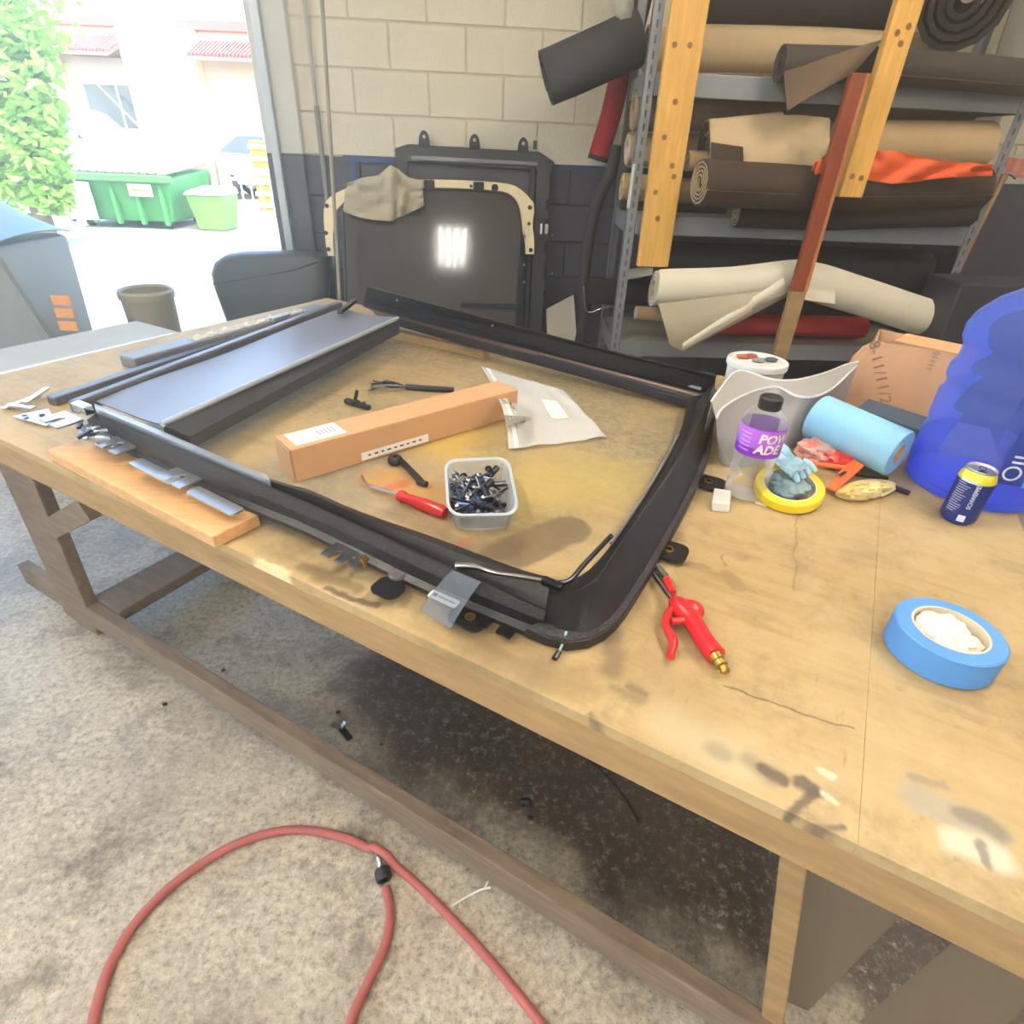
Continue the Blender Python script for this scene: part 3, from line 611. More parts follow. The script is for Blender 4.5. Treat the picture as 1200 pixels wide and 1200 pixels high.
path = [FZ(652, 684, .92), FZ(668, 680, .92), FZ(682, 664, .923), FZ(700, 645, .926), FZ(716, 628, .926)]
part(fr, 'deflector_arm', MB().tube(smoothpath(path, 4), .0045, 8), mat('dark_bright_rod', '#5b5f68', .2, metal=.9), smooth=60)
part(fr, 'arm_pivot', MB().box(FZ(647, 684, .918), (.035, .014, .012), (d2, p2, V3(0,0,1))), BLACKM, bevel=.003)
path = [FZ(664, 740, .89), FZ(660, 753, .876), FZ(655, 764, .867)]
part(fr, 'drain_wire', MB().tube(path, .0022, 6), mat('pale_green_wire', '#8fb3a0', .4)); part(fr, 'wire_end', MB().tube([FZ(655, 764, .867), FZ(650, 772, .866)], .0045, 8), BLACKM)
# cluster of clips at the near left corner
for i in range(9):
    c = FZ(93 + (i % 3)*9 + random.uniform(-3, 3), 503 + (i//3)*6 + random.uniform(-2, 2), .9)
    a = random.uniform(0, 3.1); part(fr, 'clip', MB().beam(c, c + V3(math.cos(a)*.03, math.sin(a)*.03, random.uniform(-.004, .012)), .007, .006), CHROME if i % 3 else BLACKM)
# far rail corner gear at the right
mb = MB().tube(smoothpath([FZ(772, 437, .925), FZ(795, 443, .93), FZ(818, 437, .93), FZ(838, 440, .945)], 4), .005, 6)
part(fr, 'guide_shoe', mb, BLACKM); part(fr, 'guide_shoe', MB().beam(FZ(796, 447, .922), FZ(823, 455, .922), .02, .008), mat('pale_grey_insert', '#9a9b9f', .4), label='pale grey insert')

# ------------------------------------------------------------------ timber the frame rests on
def u_of(p): return p.dot(BU), p.dot(BV)
mb = MB(); zt = .897 - .0
pa, pb, pc = Z(249, 629, .887), Z(303, 602, .887), Z(54, 527, .887)
ax = (pa - pc); pd = pb - ax
mb.hexa([V3(p.x, p.y, T+.0005) for p in (pc, pa, pb, pd)] + [V3(p.x, p.y, .887) for p in (pc, pa, pb, pd)])
for i in (0,): pass
solo('wooden_board', 'orange-brown timber board under the near left edge of the black frame', 'board', mb, CEDAR, bevel=.003)
p0, p1 = Z(432, 391, T), Z(567, 421, T)
d_ = (p1 - p0); d_.z = 0
pr = V3(-d_.y, d_.x, 0).normalized()
mb = MB().hexa([V3(p.x, p.y, T+.0005) for p in (p0, p1, p1 + pr*.04, p0 + pr*.04)] + [V3(p.x, p.y, .891) for p in (p0, p1, p1 + pr*.04, p0 + pr*.04)])
solo('wooden_batten', 'tan wooden batten under the far rail of the black frame', 'board', mb, PLYD, bevel=.002)
# ------------------------------------------------------------------ shelving unit
SF, SB = 2.9, 3.38
zt_top, zt_mid, zt_bot = 1.762, 1.249, .69
S0, S1 = .455, 2.10
sh = thing('shelving_unit', 'grey slotted-steel shelving unit along the block wall, loaded with fabric rolls', 'shelving', wp((S0+S1)/2, (SF+SB)/2, 0))
def wbx(mb, s0, s1, d0, d1, z0, z1): return mb.hexa([wp(s0, d0, z0), wp(s1, d0, z0), wp(s1, d1, z0), wp(s0, d1, z0), wp(s0, d0, z1), wp(s1, d0, z1), wp(s1, d1, z1), wp(s0, d1, z1)])
SLOT = mat('slot_shadow_steel', '#2c2d30', .7)
BOARD = mat('particle_board', '#a9a08e', .8, var=.12, scale=40)
for s, d, sx, dy in ((S0, SF, 1, 1), (S1, SF, -1, 1), (S0, SB, 1, -1), (S1, SB, -1, -1)):
    mb = MB(); w = .042
    wbx(mb, min(s, s+sx*w), max(s, s+sx*w), min(d, d+dy*.003), max(d, d+dy*.003), 0, 2.35)
    wbx(mb, min(s, s+sx*.003), max(s, s+sx*.003), min(d, d+dy*w), max(d, d+dy*w), 0, 2.35)
    p = part(sh, 'post', mb, STEEL)
    if dy > 0:
        mb = MB()
        for k in range(46):
            z = .12 + k*.048
            wbx(mb, s+sx*.022-.004, s+sx*.022+.004, d-.0006, d+.0005, z, z+.026)
            if sx > 0: wbx(mb, s-.0006, s+.0005, d+.02-.004, d+.02+.004, z, z+.026)
            else: wbx(mb, s-.0005, s+.0006, d+.02-.004, d+.02+.004, z, z+.026)
        part(p, 'slots', mb, SLOT, kind='stuff')
for zt in (zt_top, zt_mid, zt_bot):
    mb = MB(); wbx(mb, S0+.045, S1-.045, SF-.002, SF+.012, zt-.08, zt); part(sh, 'front_beam', mb, STEEL, bevel=.003)
    mb = MB(); wbx(mb, S0+.045, S1-.045, SB-.012, SB, zt-.08, zt); part(sh, 'rear_beam', mb, STEEL)
    for s in (S0+.004, S1-.018):
        mb = MB(); wbx(mb, s, s+.014, SF+.045, SB-.045, zt-.08, zt); part(sh, 'side_beam', mb, STEEL, bevel=.003)
    mb = MB(); wbx(mb, S0+.02, S1-.02, SF+.014, SB-.014, zt-.014, zt-.001); part(sh, 'deck', mb, BOARD)
for s, z in ((S0+.026, zt_top-.03), (S0+.026, zt_mid-.05), (S0+.026, zt_bot-.06), (S1-.026, zt_mid-.05)):
    part(sh, 'bolt', MB().tube([wp(s, SF-.001, z), wp(s, SF-.009, z)], .006, 8), CHROME)

# ------------------------------------------------------------------ rolls of material
def roll(name, label, path, r, mt, turns=4.5, th=None, flat=1.0, group='fabric rolls on the shelves', core=.35, seed=0, kseg=14, wob=.04, lining=None):
    """a length of material rolled up: spiral cross-section carried along a gently uneven path"""
    path = resamp([Vector(p) for p in path], kseg); t = (path[-1] - path[0]).normalized()
    y = (V3(0,0,1) - t*t.z).normalized() if abs(t.z) < .9 else V3(1,0,0); x = t.cross(y)
    n = int(turns*14); th = th or r*(1-core)/turns*.62
    sp = []
    for i in range(n+1):
        a = i/n*turns*2*math.pi; rr = r*(core + (1-core)*i/n); sp.append((a, rr))
    loop = [(a, rr) for a, rr in sp] + [(a, rr - th) for a, rr in reversed(sp)]
    lines = []
    for a, rr in loop:
        ln = []
        for k, p in enumerate(path):
            q = 1 + wob*mnoise.noise(V3(k*.35, seed*5.1, math.cos(a)*.6))
            ln.append(p + x*(math.cos(a+seed)*rr*q) + y*(math.sin(a+seed)*rr*q*flat))
        lines.append(ln)
    ob = solo(name, label, 'roll', MB().loft(lines), mt, smooth=40, group=group)
    if lining:                                            # pale backing showing between the turns at the near end
        mb = MB(); s0 = path[0] - t*.003; s1 = path[0] + t*.012
        pts = [(a, rr - th) for a, rr in sp]
        inn = [(a, max(rr - th - (r*(1-core)/turns - th)*.75, .002)) for a, rr in sp]
        P_ = lambda s, a, rr: s + x*(math.cos(a+seed)*rr) + y*(math.sin(a+seed)*rr*flat)
        mb.loft([[P_(s0, a, q) for a, q in pts], [P_(s0, a, q) for a, q in inn], [P_(s1, a, q) for a, q in inn], [P_(s1, a, q) for a, q in pts]])
        part(ob, 'lining', mb, lining, smooth=40)
    return ob
def DR(px, py, d): return D(px, py, d)
roll('carpet_roll', 'long tan carpet roll under the top shelf, its coil showing beside the left post', [D(743,131,3.12), D(900,128,3.12), D(1140,122,3.12)], .085, TAUPE, seed=1, lining=TAN2)
roll('carpet_roll', 'pale tan carpet roll, middle one of the three coils beside the left post', [D(735,176,3.22), D(1000,180,3.22)], .074, TAN2, turns=2.2, core=.6, seed=2, lining=VINYL)
roll('carpet_roll', 'short tan folded roll, lowest of the three coils beside the left post', [D(729,217,3.1), D(840,226,3.1)], .062, TAN, turns=2.5, seed=3, lining=TAN2)
roll('carpet_roll', 'dark flattened roll at the bottom of the stack beside the left post', [D(728,240,3.12), D(850,246,3.12)], .03, BRN, turns=2, seed=4)
r5 = roll('carpet_roll', 'big tan carpet roll on the middle shelf with a loose flap hanging forward', [D(826,170,2.98), D(960,172,2.98), D(1152,172,2.98)], .108, TAN, turns=4, seed=5, lining=BRN)
def flap(s, t):
    top = [(832,150),(870,142),(905,136),(940,136),(972,140)]; bot = [(832,186),(872,206),(905,214),(940,204),(972,176)]
    k = min(int(s*4), 3); q = s*4 - k
    x0 = top[k][0]*(1-q)+top[k+1][0]*q; y0 = top[k][1]*(1-q)+top[k+1][1]*q; x1 = bot[k][0]*(1-q)+bot[k+1][0]*q; y1 = bot[k][1]*(1-q)+bot[k+1][1]*q
    return D(x0*(1-t)+x1*t, y0*(1-t)+y1*t, 2.875 - .05*math.sin(t*2.2) + .03*(1-t))
part(r5, 'loose_flap', MB().sheet(flap, 20, 10, .006), TAN2, smooth=60)
def stripe(s, t): return flap(.24*s, .48 + .5*t) + WN*.009
part(r5, 'dark_underlay', MB().sheet(stripe, 6, 5, .004), BRN, smooth=60, label='dark brown underside corner')
roll('carpet_roll', 'dark brown carpet roll with pale coiled end in front of the big tan roll', [D(820,213,2.72), D(960,221,2.80), D(1148,220,2.88)], .093, BRN, turns=4, flat=1, seed=6, lining=TAN2)
roll('carpet_roll', 'thin second tan coil tucked behind the dark brown roll end', [D(805,188,2.95), D(840,188,2.95)], .045, TAN, turns=3, seed=7)
roll('carpet_roll', 'small tan coil resting on top of the big tan roll', [D(829,149,2.92), D(915,140,2.94)], .028, TAN2, turns=3, seed=8, lining=BRN)
roll('carpet_roll', 'black roll lying lowest on the middle shelf with pale lining at its coil', [D(862,252,2.86), D(960,256,2.86), D(1138,251,2.86)], .058, BLK, turns=3, seed=9, lining=CANV)
def drop(s, t):
    a = D(874+(960-874)*s, 262 - 2*s, 2.79); b = D(876+(900-876)*s, 279 - 12*s, 2.79); return a.lerp(b, t)
def orange(s, t):
    top = [(1016,176),(1050,177),(1090,186),(1130,191),(1163,193)]; bot = [(1012,210),(1045,216),(1085,211),(1125,207),(1163,206)]
    k = min(int(s*4), 3); q = s*4 - k
    x0 = top[k][0]*(1-q)+top[k+1][0]*q; y0 = top[k][1]*(1-q)+top[k+1][1]*q; x1 = bot[k][0]*(1-q)+bot[k+1][0]*q; y1 = bot[k][1]*(1-q)+bot[k+1][1]*q
    w = .012*math.sin(s*19 + t*5) + .02*mnoise.noise(V3(s*6, t*3, 4))
    return D(x0*(1-t)+x1*t, y0*(1-t)+y1*t, 2.735 + w)
solo('orange_cloth', 'bright orange cloth draped between the tan roll and the dark brown roll', 'cloth', MB().sheet(orange, 40, 10, .004), ORANGE, smooth=60)
solo('orange_cloth', 'orange cloth scrap visible between the big tan roll and the red-stained stick', 'cloth', MB().sheet(lambda s, t: D(955+16*s-8*t, 190+18*t-6*s, 2.74+.01*math.sin(8*s)), 8, 6, .004), ORANGE, smooth=60)
solo('pink_cloth', 'faded pink cloth hanging past the right shelf post', 'cloth', MB().sheet(lambda s, t: D(1178+34*s, 184+22*t+4*s, 3.02+.015*math.sin(9*s+3*t)), 12, 8, .004), mat('faded_pink', '#d08a78', .8), smooth=60)
# top shelf
roll('carpet_roll', 'tan carpet roll on the top shelf behind the left pine plank', [D(757,56,3.15), D(900,56,3.15), D(1098,66,3.15)], .092, TAN2, turns=3.5, seed=10)
roll('carpet_roll', 'black roll lying along the very top, above the tan roll', [D(826,3,3.2), D(940,3,3.2), D(1046,6,3.2)], .115, BLK, turns=4, seed=11)
r9 = roll('carpet_roll', 'dark grey-brown roll on the front of the top shelf with a taupe corner hanging down', [D(914,73,2.83), D(1040,76,2.83), D(1230,92,2.83)], .061, mat('dark_grey_carpet', '#4a423b', .95, var=.15, scale=120, bump=.4, bscale=350), turns=3, seed=12, flat=1.1)
def tri(s, t):
    a = Vector((918, 84, 0)).lerp(Vector((1034, 46, 0)), s); b = Vector((922, 130, 0)).lerp(Vector((1000, 84, 0)), s)
    p = a.lerp(b, t); return D(p.x, p.y, 2.745 + .012*math.sin(5*s + 2*t))
part(r9, 'hanging_corner', MB().sheet(tri, 14, 8, .005), mat('brown_grey_backing', '#6d5a47', .95, var=.1, scale=100), smooth=60)
roll('carpet_roll', 'thick black roll pointing outward at the top right of the shelves', [D(1128,2,2.86), D(1135,-8,3.36)], .165, BLK, turns=4, seed=13, core=.2)
roll('vinyl_roll', 'pale grey vinyl roll standing at the top right behind the black roll', [D(1186,72,3.3), D(1240,-90,3.3)], .09, mat('pale_grey_vinyl', '#b7b2a6', .5), turns=2.5, core=.5, seed=14)
solo('grey_sheet', 'pale grey sheet hanging at the right end of the middle shelf', 'sheet', MB().sheet(lambda s, t: D(1130+52*s-20*t, 122-8*s+55*t, 3.25+.02*math.sin(5*s)), 8, 8, .004), mat('pale_grey_sheet', '#a29c90', .7), smooth=60)
# bottom shelf
vr = roll('vinyl_roll', 'large cream vinyl roll sagging over the bottom shelf, bent at its middle', [D(766,337,2.8), D(850,334,2.79), D(925,325,2.78), D(952,330,2.78), D(1010,348,2.78), D(1080,371,2.78)], .088, VINYL, turns=3.2, core=.45, seed=0, kseg=26, wob=.02, lining=CANV)
def vflap(s, t):
    a = Vector((771, 356, 0)).lerp(Vector((915, 338, 0)), s)
    b = Vector((785, 404, 0)).lerp(Vector((800, 411, 0)), min(s*4, 1)) if s < .25 else Vector((800, 411, 0)).lerp(Vector((925, 345, 0)), (s-.25)/.75)
    p = a.lerp(b, t**.8); return D(p.x, p.y, 2.705 - .025*math.sin(math.pi*t) + .012*math.sin(6*s))
part(vr, 'loose_flap', MB().sheet(vflap, 24, 12, .004), CANV, smooth=60, label='hanging flap showing its grey-beige backing')
def vhem(s, t):
    a = Vector((800, 411, 0)).lerp(Vector((922, 341, 0)), s); b = Vector((800, 402, 0)).lerp(Vector((918, 325, 0)), s); p = a.lerp(b, t)
    return D(p.x, p.y, 2.675 - .012*math.sin(math.pi*t))
part(vr, 'turned_hem', MB().sheet(vhem, 16, 6, .004), VINYL, smooth=60)
part(vr, 'turned_hem', MB().sheet(lambda s, t: D(930+48*s, 333+6*s+17*t, 2.68+.012*math.cos(3*t)), 10, 6, .004), VINYL, smooth=60)
roll('carpet_roll', 'small tan coil on the bottom shelf under the cream vinyl roll', [D(745,366,2.92), D(785,368,2.92)], .036, TAN, turns=2.5, core=.4, seed=16, lining=VINYL)
roll('red_vinyl_roll', 'dark red vinyl roll on the bottom shelf beneath the cream one', [D(790,378,2.99), D(1012,384,2.99)], .06, REDV, turns=3, seed=17)
roll('foam_roll', 'wide charcoal roll at the back of the bottom shelf', [D(760,312,3.22), D(1076,322,3.22)], .14, GRAPH, turns=3, seed=18)
roll('carpet_roll', 'black roll end sticking out left of the shelf post', [D(690,340,3.12), D(760,342,3.12)], .07, BLK, turns=3, seed=19)
solo('cream_board', 'cream board edge lying on the bottom shelf at the left post', 'board', MB().hexa([D(733,328,2.98), D(765,322,2.98), D(765,318,3.3), D(733,322,3.3), D(733,320,2.98), D(765,314,2.98), D(765,312,3.3), D(733,316,3.3)]), VINYL)
solo('wire_hook', 'thin pale wire hook by the black roll end left of the post', 'hook', MB().tube(smoothpath([D(684,335,2.98), D(686,360,2.98), D(692,366,2.98), D(705,361,2.97), D(719,359,2.97)], 4), .003, 6), CHROME, smooth=60)
# planks standing in front as stops
PW = .02
def plank(name, label, a, b, w, mt, d, knots=()):
    t = thing(name, label, 'plank', b)
    dr = (a - b).normalized(); x = dr.cross(WN).normalized()
    part(t, 'plank', MB().box((a+b)/2, ((a-b).length, w, .036), (dr, x, WN)), mt, bevel=.003)
    for k, q in knots:
        c = b + dr*k + x*q + WN*.0183
        mb = MB()
        for rr in (.011, .005): mb.lathe([(rr, 0), (0, .0004*(2 if rr < .01 else 1))], c, WN, seg=10)
        part(t, 'knot', mb, KNOT)
    return t
b_ = D(764, 312, 2.86); a_ = D(808.5, 0, 2.86); a_ = b_ + (a_ - b_)*1.18
plank('pine_plank', 'golden pine plank fixed upright in front of the shelves, left of the pair', a_, b_, .142, PINE, 2.86, ((.20, -.01), (.36, .035), (.40, .02), (.50, -.03), (.62, -.005), (.80, .02), (.8, -.04), (.3, -.035), (.95, -.01)))
b_ = D(994, 231, 2.7); a_ = D(1065, 0, 2.7); a_ = b_ + (a_ - b_)*1.18
plank('pine_plank', 'yellow pine plank fixed upright in front of the shelves, right of the pair', a_, b_, .098, PINE, 2.7, ((.07, .02), (.075, -.02), (.50, .01), (.53, -.015), (.55, .02)))
b_ = D(913, 414, 2.62); a_ = D(1007, 86, 2.62); dr = (a_ - b_); foot = b_ - dr*(b_.z/dr.z)
t = thing('wooden_stick', 'red-stained square stick with a bare tan lower end, leaning against the shelves', 'stick', foot)
md = D(935, 341, 2.62)
part(t, 'stained_length', MB().beam(a_, md, .068, .03, WN), REDWD, bevel=.003)
part(t, 'stained_edge', MB().beam(a_ + WD*.026 + WN*.017, md + WD*.026 + WN*.017, .014, .004, WN), mat('pale_edge_wood', '#a96c3e', .6))
part(t, 'bare_end', MB().beam(md, foot, .068, .03, WN), PLYD, bevel=.003)
# poles and clutter past the right post
t = thing('wooden_pole', 'orange and tan wooden pole leaning beside the right shelf post', 'pole', D(1104, 360, 2.95))
part(t, 'upper_length', MB().tube([D(1178,204,2.95), D(1140,280,2.95)], .014, 10), PLYD, smooth=60); part(t, 'lower_length', MB().tube([D(1140,280,2.95), D(1100,365,2.95)], .0135, 10), mat('orange_stain', '#c06a30', .5), smooth=60)
part(t, 'hook_end', MB().tube(smoothpath([D(1178,204,2.95), D(1184,204,2.95), D(1190,209,2.95)], 4), .006, 8), CHROME, smooth=60)
zc = D(1118,332,2.6).z; sc0 = D(1112,372,2.6).x
solo('dark_case', 'tall dark grey plastic case standing behind the water jug, beside the shelves', 'case', wbx(MB(), sc0, sc0+.55, 2.6, 2.86, .004, zc), mat('dark_case_plastic', '#37373f', .5), bevel=.01)
solo('dark_board', 'dark slate board leaning on the wall past the shelves', 'board', MB().slab([D(1135,225,3.3), D(1230,215,3.3), D(1230,420,3.1), D(1090,420,3.1)], WN*.02), mat('slate_board', '#45434c', .6))
# black mat roll, red roll, hose by the left end of the shelves
roll('foam_mat_roll', 'charcoal foam mat rolled up, jutting out left at the top of the shelves', [D(640,94,3.2), D(700,68,3.2), D(750,46,3.2)], .118, GRAPH, turns=2.2, core=.55, seed=2.2, kseg=10, wob=.03, group=None)
roll('black_roll', 'upright black roll standing against the left shelf post', [D(727,92,3.46), D(758,-40,3.46)], .062, BLK, turns=3, seed=3.1, group=None)
solo('clear_bag', 'clear plastic bag hanging beside the upright black roll', 'bag', MB().blob(D(733,12,3.16), (.035, .03, .07), 3, .5, 3), clear('bag_film', '#e6e6e2', .35, '#e8e4da', .2), smooth=60)
t = thing('red_roll', 'red padded roll standing below the charcoal mat roll', 'roll', D(701,188,3.4))
part(t, 'body', MB().tube([D(701,184,3.4), D(716,135,3.4), D(727,88,3.4), D(731,76,3.4)], .05, 20), mat('red_cloth', '#b5212b', .8, var=.2, scale=60, bump=.3, bscale=200), smooth=40)
part(t, 'end_band', MB().tube([D(700,188,3.4), D(701.5,183,3.4)], .051, 20), BLK, smooth=40)
mb = MB().tube(smoothpath([wp(.24, 3.42, .02), D(682,390,3.36), D(684,330,3.36), D(692,270,3.36), D(702,232,3.36), D(716,202,3.36), D(722,170,3.36)], 6), .03, 14)
solo('black_hose', 'thick black rubber hose hanging down beside the shelves', 'hose', mb, mat('dusty_black_rubber', '#3a3533', .7, var=.15, scale=30), smooth=60)
solo('coiled_cord', 'white coiled cord hanging on the left shelf post', 'cord', MB().tube([D(743,192,2.885) + (D(736,244,2.885) - D(743,192,2.885))*(i/120) + WD*(.006*math.cos(i*1.3)) + WN*(.006*math.sin(i*1.3)) for i in range(121)], .0022, 5), WHITE, smooth=60)
solo('white_board', 'white panel leaning low against the wall left of the black hose', 'board', MB().slab([D(640,362,3.55), D(672,345,3.55), D(676,400,3.5), D(642,420,3.5)], WN*.012), VINYL)
# ------------------------------------------------------------------ sunroof panels leaning on the wall
def outline(px, d, n=4): return [D(x, y, d) for x, y in px]
# rear frame with three tabs
DK = mat('dark_frame_plastic', '#363236', .45, var=.15, scale=12)
DK2 = mat('dusty_dark_panel', '#4a4346', .5, var=.15, scale=5)
rf = thing('sunroof_cassette', 'tall dark sunroof cassette with three top tabs leaning against the block wall', 'sunroof', wp(-.3, 3.5, 0))
DR0, DRT = 3.36, 3.615
def lean(px, py, d0=DR0, dt=DRT, zt=1.42):
    d = dt
    for _ in range(4): p = D(px, py, d); d = d0 + (dt - d0)*p.z/zt
    return D(px, py, d)
cs = [lean(462,176), lean(478,170), lean(632,178), lean(650,188)]
def flo(p, d=DR0): return V3(p.x, D(600, 600, d).y*0 + wp(p.x, d, 0).y, .004)
bl, br = flo(cs[0]), flo(cs[3])
part(rf, 'top_member', MB().slab([lean(462,174), lean(478,169), lean(632,178), lean(650,190), lean(646,206), lean(628,200), lean(480,190), lean(466,196)], -WN*.05), DK, bevel=.006)
part(rf, 'light_rail', MB().slab([lean(482,182), lean(630,190), lean(630,194), lean(482,187)], WN*.012), mat('grey_rail', '#77777c', .35, metal=.5))
def strip(nm, x0, y0, w, mt, t=.04, off=0.):
    a = lean(x0, y0) + WN*off; b = lean(x0+w, y0+w*.05) + WN*off
    part(rf, nm, MB().hexa([flo(a)+WN*off, flo(b)+WN*off, flo(b)-WN*t, flo(a)-WN*t, a, b, b - WN*t, a - WN*t]), mt, bevel=.004)
strip('side_member', 629, 196, 17, DK); strip('side_rail', 622, 196, 6, BLACKM, .03, .01); strip('side_member', 464, 190, 14, DK)
a = lean(478, 188) - WN*.03; b = lean(624, 195) - WN*.03
part(rf, 'glass_panel', MB().hexa([flo(a) - WN*.03, flo(b) - WN*.03, flo(b) - WN*.036, flo(a) - WN*.036, a, b, b - WN*.006, a - WN*.006]), DK2)
for x, y in ((497, 166), (556, 170), (613, 174)):
    c = lean(x, y); n = 12
    o = [c + V3(0,0,1)*(.05*math.sin(q)) + WD*(.028*math.cos(q)) for q in [math.pi*i/(n-1) for i in range(n)]]
    o = [c + WD*.032 - V3(0,0,.03)] + o + [c - WD*.032 - V3(0,0,.03)]
    inn = [c + V3(0,0,.022) + (p - c - V3(0,0,.022)).normalized()*.009 for p in o]
    part(rf, 'tab', MB().ring(o, inn, -WN*.006), DK)
c = lean(627, 170); part(rf, 'clip', MB().box(c, (.02, .006, .04), (WD, WN, V3(0,0,1))), DK, bevel=.002)
for y in (240, 262, 268, 290, 318, 345):
    c = lean(641 + (y-240)*-.03, y); part(rf, 'side_clip', MB().box(c + WN*.012, (.018, .012, .05), (WD, WN, V3(0,0,1))), BLACKM if y != 268 else WHITE, bevel=.002)
for y in (275, 320): part(rf, 'screw', MB().tube([lean(647, y), lean(647, y) + WN*.01], .006, 8), CHROME)
# front glass panel with cream bracket
GL = mat('dusty_tinted_glass', '#433a35', .09, var=.25, scale=3, spec=.6, coat=.3)
gp = thing('sunroof_glass_panel', 'dark sunroof glass panel in a cream metal bracket, a cloth over its top corner', 'sunroof panel', wp(-.35, 3.3, 0))
G0, GT = 3.09, 3.45
def gl(px, py): return lean(px, py, G0, GT, 1.25)
def gfl(p): return V3(p.x, wp(p.x, G0, 0).y, .004)
go = [(402,250),(404,238),(415,229),(440,224),(480,222),(530,222),(580,225),(598,230),(607,243),(610,262)]
top = [gl(x, y) for x, y in go]; loop = top + [gfl(top[-1]), gfl(top[0])]
part(gp, 'glass', MB().slab(loop, -WN*.012), GL)
part(gp, 'seal', MB().tube([gfl(top[0]) + WN*.002] + [p + WN*.002 for p in smoothpath(top, 3)] + [gfl(top[-1]) + WN*.002], .007, 8), RUBBER, smooth=60)
BR = mat('cream_metal_bracket', '#dfcda2', .45, metal=.1, var=.08, scale=12)
oc = [(384,300),(382,290),(380,270),(379,250),(381,236),(391,228),(408,220),(440,215),(480,211),(530,211),(582,214),(604,218),(621,232),(627,243),(624,262),(626,280),(626,298)]
ic = [(392,300),(390,288),(390,270),(392,256),(394,246),(402,238),(415,228),(440,223),(480,221),(530,221),(580,224),(597,229),(607,241),(611,254),(612,268),(615,282),(616,298)]
O_ = resamp(smoothpath([gl(x, y) for x, y in oc], 3), 40); I2 = resamp(smoothpath([gl(x, y) for x, y in ic], 3), 40)
part(gp, 'bracket', MB().loft([[p - WN*.004 for p in O_], [p - WN*.004 for p in I2], [p - WN*.02 for p in I2], [p - WN*.02 for p in O_]]), BR, smooth=30)
for x, y, r in ((383,241,3), (382,273,3), (385,292,3), (580,220,5), (621,243,3), (620,262,2.5), (622,293,3), (470,219,2), (505,216,3), (552,218,2)):
    c = gl(x, y) + WN*.0; part(gp, 'hole_cap', MB().lathe([(r*.0036, 0), (r*.0036, .002), (0, .002)], c, WN, seg=12), BLACKM)
for x, y in ((503,216), (561,218)): part(gp, 'black_mount', MB().box(gl(x, y) + WN*.004, (.055, .016, .04), (WD, WN, V3(0,0,1))), BLACKM, bevel=.006)
for x, y in ((617,273), (634,268)): part(gp, 'white_clip', MB().box(gl(x, y) + WN*.006, (.01, .008, .05), (WD, WN, V3(0,0,1))), WHITE)
for y in (276, 310, 330): part(gp, 'bolt', MB().tube([gl(614, y), gl(614, y) + WN*.012], .007, 8), CHROME)
part(gp, 'lower_rail', MB().beam(gl(540, 357) + WN*.01, gl(607, 358) + WN*.01, .02, .03), BLACKM, bevel=.004)
# cloth over the corner
def cloth(s, t):
    tp = [(408,214),(428,208),(445,206),(458,194),(468,198),(480,208),(496,213)]; bt = [(404,247),(422,254),(441,257),(460,258),(470,253),(478,250),(497,240)]
    k = min(int(s*6), 5); q = s*6 - k
    x = (tp[k][0]*(1-q)+tp[k+1][0]*q)*(1-t) + (bt[k][0]*(1-q)+bt[k+1][0]*q)*t; y = (tp[k][1]*(1-q)+tp[k+1][1]*q)*(1-t) + (bt[k][1]*(1-q)+bt[k+1][1]*q)*t
    f = .026*math.sin(s*26 + 2.5*t)*max(0, min(1, (s-.35)*5))*(.4+.6*t) + .03*mnoise.noise(V3(s*5, t*4, 2)) + .012*math.sin(9*s - 7*t)
    return gl(x, y) + WN*(.032 + f + .012*math.sin(math.pi*min(t*1.5, 1)))
solo('grey_rag', 'grey-beige rag draped over the top left corner of the leaning glass panel', 'rag', MB().sheet(cloth, 48, 18, .004), mat('grey_beige_rag', '#b5aa90', .9, var=.1, scale=40, bump=.3, bscale=120), smooth=60)
solo('blue_tape_strip', 'flat strip of blue tape on the wall behind the rag', 'tape', MB().slab([wall_pt(-.955, 1.41, .0125), wall_pt(-.72, 1.41, .0125), wall_pt(-.72, 1.38, .0125), wall_pt(-.925, 1.38, .0125), wall_pt(-.93, 1.2, .0125), wall_pt(-.955, 1.2, .0125)], WN*.001), mat('blue_tape_old', '#41587f', .6))
# poles in front of the wall by the door
pa, pb = D(376, -20, 3.3), D(399, 362, 3.05); pb = pb + (pb - pa)*((pb.z - .003)/(pa.z - pb.z)); 
solo('thin_pole', 'thin tan pole leaning in front of the left end of the glass panel', 'pole', MB().tube([pa, pb], .0085, 10), mat('dull_tan_pole', '#8f8470', .5, var=.2, scale=5), smooth=60)
t = thing('wall_conduit', 'grey conduit with a dark lower sleeve running down the wall beside the doorway', 'conduit', wall_pt(-1.1, 0, .02))
c0 = D(359, 0, 3.64); c1 = D(383, 232, 3.66)
part(t, 'pipe', MB().tube([V3(c1.x, c1.y, HC), V3(c1.x, c1.y, .0)], .009, 10), mat('pale_conduit', '#b6afa0', .5), smooth=60)
part(t, 'sleeve', MB().tube([V3(c1.x, c1.y, 1.62), V3(c1.x, c1.y, 1.0)], .0125, 10), mat('grey_sleeve', '#8a8578', .6), smooth=60)
